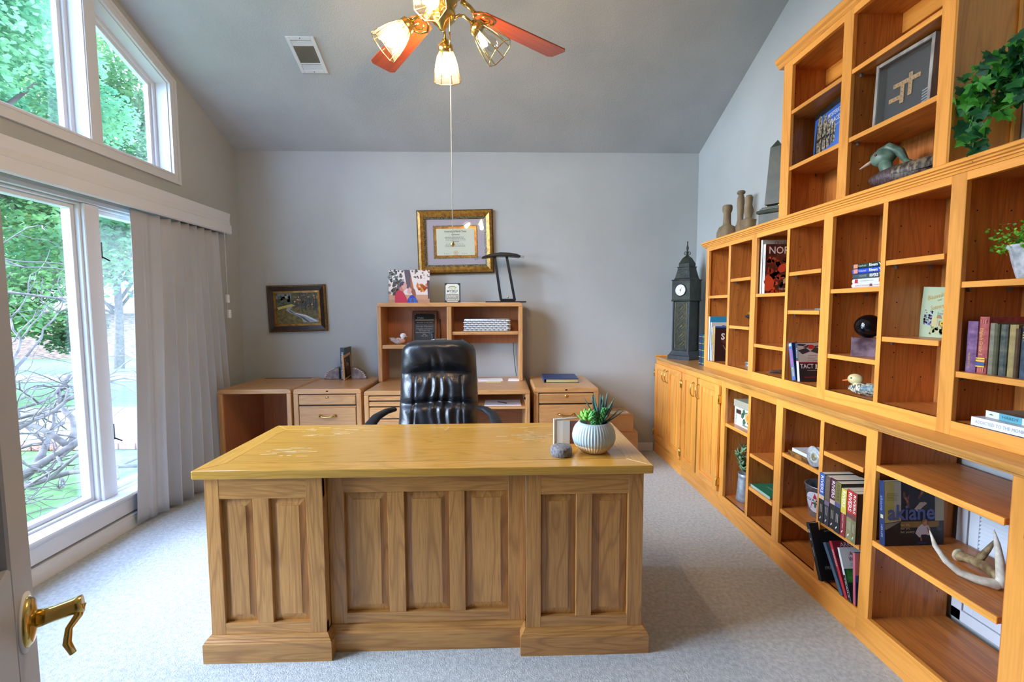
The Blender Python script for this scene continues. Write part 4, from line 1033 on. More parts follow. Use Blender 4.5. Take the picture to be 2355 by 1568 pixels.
for i, (s, wd) in enumerate((('In Recognition of Her Excellence', .15), ('As a Teacher of the', .10), ('Wylie Independent School District', .16), ('2003', .03), ('1996 - 2003', .06))): F.text(s, pw/2, ph*.44-i*.0165, .0115, pm('#c8cccc'), fit=wd)
for a in (.028, pw-.028):
    for b in (.028, ph-.036): F.disc(a, b, .003, pm('#cfc8b0', .3), 3, 8)
F.done('plate_print')
tag(MB().tube([(-.555, 4.19, 1.085), (-.562, 4.195, 1.31)], [.007, .006], 8).build('brush_pen', pm('#30281e')), 'dark pen leaning behind the plaque in the hutch', 'pen')
# woven basket, each strand a piece
t = thing('woven_basket', 'grey and white woven basket on the hutch shelf', 'basket', (-.115, 4.10, 1.199))
bw, bd, bh = .40, .15, .105
MB().box(-bw/2+.006, bw/2-.006, -bd/2+.006, bd/2-.006, 0, bh-.006).build('core', pm('#34373b'), t, .01, world=False)
sm = MB().tube([(-.026, .003, 0), (-.014, -.0035, .001), (0, -.005, 0), (.014, -.0035, -.001), (.026, .003, 0)], [.003, .0068, .0078, .0068, .003], 8).mesh('strand'); sm.materials.append(mat('basket_strand', '#b9bcbe', '#dcdedd', rough=.6, scale=80))
for r in range(6):
    z = .010+r*.0172
    for k in range(10):
        x = -bw/2+.012+(k+(r % 2)*.5)*.0395
        if x < bw/2-.005: link('strand', sm, None, t, Matrix.Translation((x, -bd/2, z)))
    for sy in (-1, 1):
        for k in range(3): link('strand', sm, None, t, Matrix.Translation((sy*bw/2, -bd/2+.03+(k+(r % 2)*.5)*.04, z)) @ Matrix.Rotation(sy*PI/2, 4, 'Z'))
MB().tube([(-bw/2, -bd/2, bh), (bw/2, -bd/2, bh), (bw/2, bd/2, bh), (-bw/2, bd/2, bh), (-bw/2, -bd/2, bh)], .007, 8).build('rim', MATS['basket_strand'], t, world=False)
# cords and papers
tag(MB().tube([(.128, 4.25, 1.08), (.130, 4.252, 1.0), (.138, 4.250, .90), (.150, 4.248, .80), (.158, 4.235, CZ+.004)], .0032, 6).build('lamp_cord', BLACK), 'black power cord hanging behind the hutch', 'cord')
tag(MB().tube([(-.918, 4.215, CZ+.004), (-.915, 4.21, CZ+.03), (-.93, 4.205, CZ+.05), (-.918, 4.20, CZ+.072), (-.905, 4.205, CZ+.055), (-.92, 4.21, CZ+.03)], .003, 6).build('coiled_cable', BLACK), 'small black coiled cable at the back of the credenza', 'cord')
def paper(name, label, cx, cy, w_, d_, z, rz, m, th=.001): 
    t_ = MB().box(-w_/2, w_/2, -d_/2, d_/2, 0, th).build(name, m); t_.location = (cx, cy, z); t_.rotation_euler = (0, 0, rz); tag(t_, label, 'paper'); return t_
paper('letter_sheet', 'white folded paper lying on the credenza beside the chair', -.09, 4.02, .22, .10, CZ, .1, pm('#e8e6ea'), .012)
paper('note_pad', 'small pale yellow notepad in front of the folded paper', -.06, 3.94, .13, .04, CZ, .05, pm('#d8d09a'), .006)
paper('index_card', 'white card beside the hutch upright on the credenza', .125, 4.03, .10, .08, CZ, -.1, pm('#eceef0'), .009)
o = MB().box(-.15, .15, -.11, .11, 0, .004).build('paper_sheet', pm('#e4e0e2')); o.location = (.02, 3.70, .612); tag(o, 'white paper sheet on the shelf under the credenza top', 'paper')
o = MB().tube([(-.03, .03, 0), (.04, -.03, 0)], .004, 6).build('black_pen', BLACK); o.location = (.01, 3.68, .620); tag(o, 'black pen lying on the paper sheet under the credenza top', 'pen')
# ---- on the file cabinets
t = thing('photo_album', 'thick dark blue album with gilt page edges on the file cabinet', 'album', (.535, 3.97, ZK), (0, 0, math.radians(-2)))
NAVY = mat('navy_leatherette', '#22345c', '#2c4270', rough=.45, scale=30)
MB().box(-.13, .145, -.15, .135, .004, .030).build('pages', mat('gilt_edge', '#c9b98a', '#a9965f', rough=.5, scale=200, stretch=(.02, .02, 1)), t, world=False)
q = MB().box(-.15, .152, -.158, .142, .030, .036).box(-.15, .152, -.158, .142, 0, .004).box(-.152, -.144, -.158, .142, 0, .036); q.build('cover', NAVY, t, .002, world=False)
F = Face(t, (-.15, -.158, .036), (1, 0, 0), (0, 1, 0)); F.rect(.20, .03, .215, .28, pm('#4a5578')); F.rect(.235, .03, .245, .28, pm('#4a5578')); F.done()
STONE = mat('petrified_wood', '#4a3f3c', '#a08a7a', rough=.35, scale=22, detail=8, lo=.3, hi=.75)
def bookend(x, s, label):
    t_ = thing('stone_bookend', label, 'bookend', (x, 4.14, ZK), (0, 0, 0))
    n = 9; poly = [(0, 0)]+[(s*.135*math.sin(a)*(1+.05*math.sin(a*9)), .108*math.cos(a)*(1+.05*math.sin(a*7))) for a in [PI/2*(n-i)/n for i in range(n+1)]]
    MB().prism(poly, 'y', -.035, .035).build('stone', STONE, t_, .004, world=False)
    q_ = MB()
    pts = [(s*.130*math.sin(a), -.036, .104*math.cos(a)) for a in [.35+i*.17 for i in range(7)]]
    for p in pts: q_.ball(p, (.010, .004, .006), 8, 5)
    q_.build('crystal_band', mat('crystal_band', '#b8a48e', '#d8cbb8', rough=.4, scale=50), t_, world=False)
bookend(-1.480, -1, 'polished petrified wood bookend on the curtain side of the upright book')
bookend(-1.372, 1, 'polished petrified wood bookend on the hutch side of the deer picture')
# ---- wall pictures
def wallframe(name, label, cx, cz_, w_, h_, roll, layers, t_depth=.035, cat='picture'):
    t_ = thing(name, label, cat, (cx, YB-.001, cz_), (0, roll, 0))
    a = 0
    for nm, wd, m, y0, y1 in layers:
        q_ = MB(); W2, H2 = w_/2-a, h_/2-a; w2, h2 = W2-wd, H2-wd
        for c4 in (((-W2, -H2), (W2, -H2), (w2, -h2), (-w2, -h2)), ((W2, -H2), (W2, H2), (w2, h2), (w2, -h2)), ((W2, H2), (-W2, H2), (-w2, h2), (w2, h2)), ((-W2, H2), (-W2, -H2), (-w2, -h2), (-w2, h2))):
            v = [(p[0], 0, p[1]) for p in c4]+[(c4[0][0], -y0, c4[0][1]), (c4[1][0], -y0, c4[1][1]), (c4[2][0], -y1, c4[2][1]), (c4[3][0], -y1, c4[3][1])]
            q_.add(v, [(0, 1, 2, 3), (4, 5, 6, 7), (0, 1, 5, 4), (1, 2, 6, 5), (2, 3, 7, 6), (3, 0, 4, 7)])
        q_.build(nm, m, t_, world=False); a += wd
    return t_, w_/2-a, h_/2-a
GILT = mat('antique_gilt', '#8a5f22', '#b88a3c', rough=.32, metal=.55, scale=30); GILTD = mat('dark_gilt', '#4a3418', '#7a5a28', rough=.45, metal=.4, scale=60)
BEADM = mat('bead_moulding', '#2e2a22', '#8f8560', rough=.5, scale=140, lo=.45, hi=.6)
t, iw, ih = wallframe('framed_diploma', 'university diploma in a wide antique gold frame above the hutch', -.412, 2.030, .712, .592, math.radians(-1.2),
    [('outer_frame', .012, GILTD, .022, .034), ('gold_frame', .022, GILT, .034, .040), ('gold_frame', .030, GILT, .040, .028), ('bead_frame', .020, BEADM, .028, .018)], cat='diploma')
F = Face(t, (-iw, -.010, -ih), (1, 0, 0), (0, 0, 1)); W2, H2 = 2*iw, 2*ih
F.rect(0, 0, W2, H2, pm('#b9b2bc')); i1, j1 = .064, .058
def ring2(a, b, m, lv): F.rect(i1+a, j1+a, W2-i1-a, H2-j1-a, m, lv)
ring2(0, 0, mat('fillet', '#5a5440', '#8b8468', rough=.5, scale=120), 2); ring2(.010, 0, GILT, 3); ring2(.030, 0, pm('#dfe6d2'), 4)
for k in range(8):
    for b in (j1+.005, H2-j1-.005): F.disc(i1+.02+(W2-2*i1-.04)*k/7, b, .003, pm('#c9c39a'), 4, 8)
    if k < 6:
        for b in (i1+.005, W2-i1-.005): F.disc(b, j1+.025+(H2-2*j1-.05)*k/5, .003, pm('#c9c39a'), 4, 8)
ty = H2-j1-.030
F.text('University of North Texas', W2/2, ty-.026, .026, pm('#2e3230'), 6, bold=.0002, fit=.205)
lines_of_text(F, W2/2-.04, W2/2+.04, ty-.060, 1, .014, pm('#3a3d3a'), 6, .45, .02)
lines_of_text(F, W2/2-.105, W2/2+.105, ty-.082, 3, .013, pm('#6e746a'), 6, .35)
lines_of_text(F, W2/2-.034, W2/2+.034, ty-.125, 1, .014, pm('#3a3d3a'), 6, .4, .02)
lines_of_text(F, W2/2-.108, W2/2+.108, ty-.145, 3, .012, pm('#7d8378'), 6, .3)
F.disc(W2/2, j1+.052, .022, pm('#d0bf90'), 6, 20); F.disc(W2/2, j1+.052, .017, pm('#e2d9b4'), 7, 20); F.disc(W2/2, j1+.052, .008, pm('#d0bf90'), 8, 12)
for a in (W2/2-.085, W2/2+.08): F.rect(a-.03, j1+.040, a+.03, j1+.041, pm('#8a90a0'), 6); [F.poly([(a-.026+k*.007, j1+.043), (a-.022+k*.007, j1+.052-.003*(k%3)), (a-.019+k*.007, j1+.044), (a-.022+k*.007, j1+.046)], pm('#6d7488'), 6) for k in range(7)]
F.done('diploma_print')
MB().box(-iw, iw, -.0165, -.0145, -ih, ih).build('glazing', glassy('picture_glass', (.98, .98, .98), .08), t, world=False)
t, iw, ih = wallframe('landscape_painting', 'landscape painting of a winding road in a dark brown frame', -1.902, 1.412, .540, .438, math.radians(-1.6),
    [('outer_frame', .014, GILTD, .030, .036), ('brown_frame', .042, mat('dark_brown_lacquer', '#2a1c14', '#3a281c', rough=.3, scale=10), .036, .022), ('gold_lip', .018, GILT, .022, .026)], cat='painting')
F = Face(t, (-iw, -.016, -ih), (1, 0, 0), (0, 0, 1)); W2, H2 = 2*iw, 2*ih
F.rect(0, 0, W2, H2, mat('painted_woods', '#2f3a36', '#5a5a3e', rough=.6, scale=30)); U = lambda x, y: ((x-635)/340*W2, (450-y)/255*H2)
F.rect(*U(635, 240), *U(760, 195), pm('#6d7f88'), 2); F.poly([U(635, 330), U(700, 300), U(975, 350), U(975, 450), U(635, 450)], mat('painted_field', '#4c4a2a', '#7d6a34', rough=.6, scale=40), 2)
F.poly([U(640, 310), U(760, 285), U(790, 300), U(700, 318), U(650, 330)], pm('#b9a84c'), 3)
F.poly([U(725, 310), U(765, 305), U(745, 330), U(790, 358), U(870, 378), U(975, 430), U(965, 440), U(850, 440), U(830, 400), U(740, 355), U(712, 335)], pm('#8d949a'), 4)
F.poly([U(735, 330), U(780, 366), U(850, 395), U(900, 438), U(880, 438), U(825, 392), U(745, 350)], pm('#4a4c50'), 5); F.poly([U(790, 358), U(870, 380), U(960, 430), U(945, 432), U(860, 388), U(785, 364)], pm('#c9ccd0'), 5)
for _ in range(70):
    x, y = rp.uniform(700, 970), rp.uniform(195, 320)
    if y < 200+(x-700)*.45+30: F.blob(*U(x, y), rp.uniform(.004, .012), pm(rp.choice(['#b5763a', '#c98a4c', '#8a5a30', '#3a3c34', '#a5673a', '#d9a468'])), 6, 7)
for _ in range(40): F.blob(*U(rp.uniform(640, 760), rp.uniform(205, 290)), rp.uniform(.008, .016), pm(rp.choice(['#36423c', '#4c5a44', '#5a5a3c', '#2c3632'])), 5, 7)
for x in (840, 870, 905, 935, 955): F.rect(*U(x, 345), *U(x+5, 240), pm('#2a2a28'), 7)
F.done('painting_print')
# ---- cardboard boxes
CARD = mat('cardboard', '#b08a62', '#bd9870', rough=.85, scale=6)
def carton(label, x0, x1, y0, y1, z0, z1, lab):
    t_ = thing('cardboard_box', label, 'box', ((x0+x1)/2, (y0+y1)/2, z0))
    MB().box(x0, x1, y0, y1, z0, z1-.003).build('body', CARD, t_, .003); m_ = (x0+x1)/2
    MB().box(x0, m_-.001, y0, y1, z1-.003, z1).build('flap', CARD, t_); MB().box(m_+.001, x1, y0, y1, z1-.003, z1).build('flap', CARD, t_)
    if lab:
        MB().box(x0+.18, x1-.02, y0+.06, y0+.16, z1, z1+.0008).build('shipping_label', pm('#e6e2d6'), t_); MB().box(x0+.10, x0+.2, y1-.10, y1-.05, z1, z1+.0008).build('tape', pm('#d8d2bc'), t_)
        MB().box(x0+.20, x1-.04, y0+.10, y0+.125, z1+.0008, z1+.0012).build('label_print', pm('#7c7464'), t_)
carton('large cardboard box on the floor beside the file cabinet', .84, 1.245, 3.93, 4.25, 0, .285, False)
carton('cardboard box with a shipping label stacked on another box', .83, 1.205, 3.94, 4.24, .285, .440, True)
# ------------------------------------------------------------------ ceiling fan
def fan():
    fx, fy = -.245, 2.06
    t = thing('ceiling_fan', 'brass ceiling fan with red-brown blades and a four-light glass kit', 'ceiling fan', (fx, fy, ZR))
    zb = 2.755
    MB().lathe([(.001, 0), (.07, 0), (.065, -.05), (.03, -.085), (.013, -.09)], 24, (fx, fy, ZR)).build('canopy', BRASS, t)
    MB().tube([(fx, fy, ZR-.05), (fx, fy, 2.95)], .013, 12).build('downrod', BRASS, t)
    MB().lathe([(.001, 2.98), (.03, 2.975), (.045, 2.94), (.10, 2.925), (.125, 2.90), (.125, 2.83), (.105, 2.80), (.07, 2.785), (.001, 2.78)], 36, (fx, fy, 0)).build('motor_housing', BRASS, t)
    MB().lathe([(.001, 2.79), (.062, 2.785), (.066, 2.74), (.05, 2.715), (.058, 2.70), (.058, 2.675), (.04, 2.655), (.02, 2.64), (.012, 2.625), (.001, 2.62)], 28, (fx, fy, 0)).build('light_hub', BRASS, t)
    BL = wood('fan_blade', '#9a4522', '#6b2a12', 'x', ring=3, fine=.3, rough=.3)
    def blade_mesh():
        o = []; r0, r1, w0, w1 = .17, .70, .055, .070
        pts = [(r0+.03, -w0), (r1-.02, -w1), (r1, -w1+.02), (r1, w1-.02), (r1-.02, w1), (r0+.03, w0), (r0, w0-.03), (r0-.012, 0), (r0, -w0+.03)]
        me = MB().prism(pts, 'z', -.003, .003).xf(Matrix.Rotation(math.radians(10), 4, 'X')).mesh('blade', .0015); me.materials.append(BL); return me
    bm_ = blade_mesh()
    q = MB()
    q.tube([(.10, 0, .03), (.14, 0, .022), (.18, 0, .0)], [.012, .010, .009], 8)
    for s in (-1, 1):
        q.tube([(.165, 0, .004), (.185, s*.03, .001+s*.005), (.225, s*.045, -.004+s*.008), (.262, s*.030, -.004+s*.005), (.275, 0, -.004)], [.008, .008, .007, .006, .006], 8)
        q.tube([(.20, s*.012, -.004), (.235, s*.02, -.005), (.25, 0, -.005)], [.005, .006, .005], 6)
    im = q.mesh('blade_iron'); im.materials.append(BRASS)
    for k in range(4):
        M_ = Matrix.Translation((0, 0, zb-ZR)) @ Matrix.Rotation(math.radians(36+90*k), 4, 'Z')
        b = link('blade', bm_, None, t, M_); ir = link('blade_iron', im, None, b)
    GL = glassy('shade_glass_lit', (1.0, .90, .82), .12, .02, diffuse=.015)  # lit shades' copy of the glass: bulbs' warm glow put into the tint
    CLG = glassy('shade_glass_unlit', (.96, .98, .96), .12, .02)
    BULB = bpy.data.materials.new('lit_bulb'); BULB.use_nodes = True; nt = BULB.node_tree; nt.nodes.remove(nt.nodes['Principled BSDF'])
    em = nt.nodes.new('ShaderNodeEmission'); em.inputs[0].default_value = (1, .74, .47, 1); em.inputs[1].default_value = BULB_W; nt.links.new(em.outputs[0], nt.nodes['Material Output'].inputs[0])
    DULL = glassy('clear_bulb', (.93, .93, .9), .15, .02)
    prof = [(.030, 0), (.042, .022), (.054, .055), (.063, .095), (.068, .135)]
    for k, (az, lit, tilt) in enumerate(((182, 1, 48), (2, 0, 44), (92, 1, 40), (267, 1, 58))):
        a = math.radians(az); d = Vector((math.cos(a), math.sin(a), 0)); c0 = Vector((fx, fy, 2.675))
        p1 = c0+d*.05; p2 = c0+d*.095+Vector((0, 0, .012)); p3 = c0+d*.138+Vector((0, 0, -.022))
        arm = MB().tube([p1, (p1+p2)/2+Vector((0, 0, .008)), p2, p3], [.007, .006, .006, .006], 8).build('light_arm', BRASS, t)
        th = math.radians(tilt)
        ax = (d*math.sin(th)+Vector((0, 0, -math.cos(th)))).normalized()      # shade axis, pointing out of the mouth
        side = Vector((0, 0, 1)).cross(d).normalized(); up = ax.cross(side)
        M_ = Matrix.Identity(4); o = p3
        for i in range(3): M_[i][0], M_[i][1], M_[i][2], M_[i][3] = side[i], up[i], ax[i], o[i]
        MB().lathe([(.001, -.012), (.012, -.012), (.020, 0), (.033, .010), (.035, .030), (.033, .034), (.001, .034)], 20).xf(M_).build('socket_cup', BRASS, arm)
        M2 = M_ @ Matrix.Translation((0, 0, .030))
        n = 8; rib = MB()
        def V(j, i): r, z = prof[j]; an = 2*PI*(i+.5)/n; return M2 @ Vector((r*math.cos(an), r*math.sin(an), z))
        for i in range(n): rib.tube([V(j, i) for j in range(len(prof))], .0018, 5)
        for j in (0, len(prof)-1): rib.tube([V(j, i % n) for i in range(n+1)], .0019, 5)
        sh = rib.build('shade_frame', BRASS, t)
        for i in range(n):
            m_ = MB(); v = []
            for j in range(len(prof)): v += [V(j, i), V(j, i+1)]
            m_.add(v, [(2*j, 2*j+1, 2*j+3, 2*j+2) for j in range(len(prof)-1)]).build('shade_pane', GL if lit else CLG, sh, recalc=False)
        MB().lathe([(.001, .018), (.013, .020), (.014, .045), (.022, .062), (.028, .082), (.025, .100), (.013, .112), (.001, .115)], 18).xf(M2).build('bulb', BULB if lit else DULL, arm)
    ch = MB().tube([(fx+.034, fy-.03, 2.66), (fx+.036, fy-.032, 2.10), (fx+.036, fy-.032, 1.70)], .0017, 6).build('pull_cord', pm('#e2dcc4'), t)
    MB().tube([(fx+.034, fy-.03, 2.60), (fx+.034, fy-.03, 2.53)], .0032, 8).build('cord_coupling', BRASS, ch)
    MB().lathe([(.001, 0), (.007, .003), (.0085, .010), (.004, .020), (.001, .022)], 12, (fx+.036, fy-.032, 1.680)).build('cord_pull', BRASS, ch)
BULB_W = 190.0
fan()
# ------------------------------------------------------------------ books
PAGES = mat('book_pages', '#d9cfb4', '#e6dec8', rough=.8, scale=150, stretch=(.05, 1, .05))
def book(name, label, loc, rot, d, t_, h, col, spine_col=None, hard=True, group=None, back=None, round_=False, pages=None):
    """spine faces local -x, cover faces local -y; origin at the lower spine corner. d depth, t_ thickness, h height"""
    t = thing(name, label, 'book', loc, rot, group)
    m = col if not isinstance(col, str) else pm(col, .4)
    k = .0025 if hard else .0008; e = .003 if hard else .0
    MB().box(.003, d-e-.001, k, t_-k, e, h-e).build('pages', pages or PAGES, t, world=False)
    MB().box(0, d, 0, k, 0, h).box(0, d, t_-k, t_, 0, h).build('cover', m, t, .0004, world=False)
    sm = pm(spine_col, .4) if isinstance(spine_col, str) else (spine_col or m)
    if round_: MB().prism([(0, 0), (-.004, t_*.2), (-.006, t_*.5), (-.004, t_*.8), (0, t_), (.003, t_-k), (.003, k)], 'z', 0, h).build('spine', sm, t, world=False)
    else: MB().box(-.0008, .003, 0, t_, 0, h).build('spine', sm, t, .0004, world=False)
    f = Face(t, (0, 0, 0), (1, 0, 0), (0, 0, 1)); f.w, f.h = d, h
    s = Face(t, (-.0008 if not round_ else -.0063, 0, h), (0, 0, -1), (0, -1, 0)); s.w, s.h = h, t_      # reads top to bottom; y runs from 0 down to -t
    return t, f, s
Rx = math.radians
# --- two clothbound volumes by the clock
for k, (y, c, lab) in enumerate(((3.556, '#1f3559', 'navy blue clothbound volume with gilt bands beside the clock tower'), (3.503, '#1f5a48', 'green clothbound volume with gilt bands against the shelf unit side'))):
    t, f, s = book('clothbound_book', lab, (1.640, y, ZT), (0, 0, 0), .17, .050, .255, c, round_=True)
    for z in (.02, .075, .13, .185, .235): s.rect(z, -.046, z+.004, -.004, GOLDINK)
    s.done('spine_print')
# --- column 1: standing books with covers to the camera
def stack_y(y, th): return y-th
b1 = [('white paperback with a blue ornamental top band, rearmost of the upright row', .205, .018, .345, '#2f8fb5', '#e8e8e4', 3.440),
      ('white picture book titled with dark capitals in the upright row', .20, .014, .300, '#d5d3c8', '#e6e4de', 3.420),
      ('slim white paperback with a yellow spine patch in the upright row', .165, .010, .262, '#e2e2dc', '#ececec', 3.408),
      ('dark brown novel cover with large white letters, front of the upright row', .17, .026, .272, '#33201e', '#caa060', 3.378)]
for i, (lab, d, th, h, c, sc, y) in enumerate(b1):
    t, f, s = book('paperback_book' if i != 1 else 'picture_book', lab, (1.655-.004*(3-i), y, ZM0), (0, 0, 0), d, th, h, c, sc, hard=False)
    if i == 0:
        f.poly([(.07, h-.085), (.085, h-.05), (.115, h-.045), (.09, h-.055), (.085, h-.08), (.105, h-.095)], pm('#173848'), 2); f.text('CH', .125, h-.07, .05, pm('#173848'), fit=.07)
    if i == 1: f.rect(0, 0, .2, h-.075, pm('#2b62a8'), 2); f.text('ENDA', .13, h-.042, .05, pm('#232a4c'), fit=.095)
    if i == 2: s.rect(.06, -.010, .14, 0, pm('#e0d030'), 2); s.text('AMERICAN SCENES', h*.55, -.005, .007, INK)
    if i == 3:
        f.rect(0, h-.012, d, h, pm('#2f5fae'), 2); f.blob(.10, .17, .06, pm('#5a2a20'), 2); f.blob(.12, .09, .05, pm('#241c2c'), 2); f.text('S', .062, h-.082, .066, pm('#e8e4dc'), bold=.002); f.text('T', .125, h-.082, .066, pm('#e8e4dc'), bold=.002); f.text('THE', .11, h-.040, .028, pm('#e8e4dc'))
        f.disc(.12, h-.118, .014, pm('#c4382c'), 3); f.poly([(.115, .06), (.135, .15), (.14, .15), (.15, .06), (.13, .05)], pm('#c8b89a'), 3); f.poly([(.06, .13), (.07, .12), (.10, .07), (.092, .075)], pm('#c9967a'), 3); f.done(); s.text('THE STORY OF GREAT MEN', h*.5, -.013, .011, pm('#5a3a1a'), fit=.16)
    else: f.done()
    s.done('spine_print')
# small things of column 2
t = thing('bronze_figurine', 'small dark curved figurine on the upper shelf beside the autumn cover book', 'figurine', (1.74, 2.94, 1.605))
MB().lathe([(.001, 0), (.03, 0), (.028, .008), (.012, .014), (.009, .05), (.001, .055)], 16).build('base', DARKMETAL, t, world=False)
MB().tube([(0, 0, .05), (-.01, 0, .08), (-.005, .012, .12), (-.02, .03, .135), (-.015, .045, .155), (.0, .05, .175)], [.010, .012, .012, .010, .008, .004], 10).build('body', mat('dark_bronze', '#2f3b40', rough=.25, metal=.7), t, world=False)
t = thing('gilt_figurine', 'small seated gilt figurine on a black curved stand', 'figurine', (1.745, 3.00, 1.277))
GOLD = mat('gilt_resin', '#b8923a', '#8a6a24', rough=.35, metal=.6, scale=60)
MB().lathe([(.001, 0), (.045, 0), (.030, .020), (.040, .048), (.062, .060), (.064, .072), (.050, .074), (.001, .070)], 20).build('stand', pm('#23262b', .3), t, world=False)
MB().lathe([(.001, .07), (.048, .072), (.050, .09), (.034, .104), (.030, .125), (.034, .15), (.024, .172), (.012, .178), (.017, .19), (.020, .21), (.014, .232), (.005, .245), (.001, .262)], 16, mod=lambda a, z: 1+.10*math.sin(6*a+z*80)).build('figure', GOLD, t, world=False)
t = thing('metal_tin', 'small round silver tin on the bottom shelf', 'tin', (1.745, 3.03, ZM0))
MB().lathe([(.001, 0), (.036, 0), (.038, .004), (.038, .026), (.001, .026)], 28).build('tin_body', mat('tin_plate', '#b9c3c8', rough=.25, metal=.8), t, world=False)
MB().lathe([(.001, .024), (.0395, .024), (.0395, .036), (.037, .039), (.001, .038)], 28).build('lid', MATS['tin_plate'], t, world=False)
t = thing('seashell', 'small blue-grey shell on the upper shelf by the thin divider', 'shell', (1.80, 3.195, 1.496))
MB().ball((0, 0, .04), (.014, .03, .04), 14, 10).ball((0, .02, .075), (.010, .018, .022), 12, 8).build('shell', mat('blue_shell', '#5f7478', '#9fb0a8', rough=.3, scale=40), t, world=False)
# column 3
t, f, s = book('picture_book', 'tall pale grey picture book behind the autumn cover book', (1.662, 2.802, 1.490), (0, 0, Rx(0)), .235, .018, .338, '#b9b6a8', '#e4e4dc', group=None)
f.text('OLLAR', .12, .318, .03, pm('#6d6a62')); f.done(); s.text('NORTH AMERICA', .11, -.009, .009, INK)
t, f, s = book('picture_book', 'autumn foliage picture book with NORTH in white capitals', (1.664, 2.772, 1.490), (0, 0, 0), .235, .024, .308, mat('autumn_print', '#3a1e1a', '#6d2a1c', rough=.4, scale=30), '#e6e6e2')
ra = random.Random(4)
for _ in range(90): f.blob(ra.uniform(.005, .23), ra.uniform(.01, .225), ra.uniform(.006, .022), pm(ra.choice(['#c4401f', '#d8552a', '#8a2a1a', '#3c2220', '#b03a22', '#5a2a20', '#a8552c'])), 2, 8)
f.poly([(0, .02), (.03, .015), (.055, .04), (.062, .075), (.045, .10), (.022, .118), (0, .105)], pm('#e0522a'), 3)
f.poly([(.095, .13), (.125, .14), (.13, .165), (.115, .19), (.09, .175), (.08, .15)], pm('#d4452a'), 3)
f.poly([(.118, .06), (.158, .08), (.158, .118), (.118, .095)], pm('#b9b08a'), 4); f.poly([(.158, .08), (.19, .09), (.19, .13), (.158, .118)], pm('#8f8a6c'), 4); f.poly([(.112, .093), (.158, .122), (.195, .136), (.195, .128), (.158, .114), (.115, .088)], pm('#4a2c28'), 5)
f.rect(.135, .118, .158, .165, pm('#c9c39a'), 5); f.poly([(.130, .165), (.163, .165), (.155, .178), (.155, .19), (.1465, .208), (.138, .19), (.138, .178)], pm('#d4ceaa'), 5); f.rect(.143, .135, .151, .148, pm('#3a3430'), 6)
f.text('NORTH', .125, .268, .062, pm('#e6e2da'), bold=.0006, fit=.205); f.text('Photographed by', .17, .236, .010, pm('#d8d2c8')); f.text('THE IMAGE BANK', .15, .028, .016, pm('#d8d2c8'), fit=.12); f.done()
s.text('NORTH EAST', .10, -.012, .012, INK); s.text('PHOTOGRAPHERS', .2, -.012, .009, INK)
t = thing('small_pot_plant', 'tiny green plant in a white cup on the middle shelf', 'plant', (1.800, 2.60, 1.171))
MB().lathe([(.001, 0), (.020, 0), (.032, .02), (.036, .045), (.035, .058), (.031, .058), (.030, .046), (.001, .044)], 22).build('pot', pm('#dcdcd6', .3), t, world=False)
lm = leafmesh('leaf', .075, .007, .0015, .5, mat('grass_leaf', '#2f8a2a', '#6cc04e', rough=.5, scale=30), 5)
for i in range(22): link('leaf', lm, None, t, Matrix.Translation((0, 0, .048)) @ Matrix.Rotation(i*2.4, 4, 'Z') @ Matrix.Rotation(-.5-.9*(i/22), 4, 'Y') @ Matrix.Scale(ra.uniform(.7, 1.1), 4))
t = thing('driftwood_piece', 'dark piece of driftwood on the bottom shelf', 'driftwood', (1.74, 2.70, ZM0), (0, 0, -.2))
MB().tube([(-.07, 0, .010), (-.04, .006, .014), (0, 0, .016), (.05, -.004, .014), (.09, 0, .009)], [.004, .012, .016, .013, .005], 9, flat=.8).build('wood', mat('driftwood', '#3a2a22', '#6b5244', rough=.8, scale=30), t, world=False)
# column 4
t = thing('letter_opener', 'thin silver letter opener on the upper shelf', 'letter opener', (1.70, 2.36, 1.386), (0, 0, .1))
MB().tube([(0, -.11, .006), (0, 0, .006)], [.005, .006], 8).build('handle', pm('#8d8a84', .3), t, world=False); MB().prism([(-.006, 0), (.006, 0), (.001, .12), (-.001, .12)], 'z', .004, .007).build('blade', mat('steel', '#b9bcc0', rough=.2, metal=.9), t, world=False)
t, f, s = book('paperback_book', 'leaning blue paperback with pink and yellow spine lettering', (1.652, 2.424, ZM0+.008), (Rx(-13), 0, 0), .14, .030, .212, '#1f2c4c', '#4a6fa5', hard=False)
s.text('APOLOGETICS', .085, -.014, .022, pm('#e0607c'), fit=.10, bold=.0005); s.text('BECKWITH', .165, -.014, .02, pm('#d8c440'), fit=.05, bold=.0005); s.rect(.004, -.027, .02, -.004, pm('#a9c4dc')); s.done('spine_print')
t, f, s = book('paperback_book', 'paperback with a chessboard cover titled in white capitals', (1.655, 2.394, ZM0+.004), (Rx(-9), 0, 0), .143, .017, .214, '#25272b', '#e2e6e6', hard=False)
s.rect(0, -.017, .10, 0, pm('#2b3a46')); s.text('TACTICS', .055, -.0085, .012, pm('#d8dcdc'), fit=.055); s.rect(.098, -.017, .102, 0, pm('#b83048'), 2); s.text('G. KOUKL', .15, -.0085, .007, pm('#6d6d6d')); s.done('spine_print')
f.rect(.002, .108, .141, .214, pm('#c6bfb4')); f.rect(.0, .1, .143, .108, pm('#9a2a3e'), 2)
DK = pm('#34353a')
for tri in (((.0, .172), (.045, .186), (.070, .167), (.025, .150)), ((.070, .167), (.10, .190), (.143, .180), (.143, .145)), ((.03, .19), (.045, .186), (.085, .196), (.06, .204)), ((.095, .196), (.10, .190), (.143, .198), (.143, .204)), ((0, .200), (.03, .195), (.05, .206), (0, .210))): f.poly(list(tri), DK, 3)
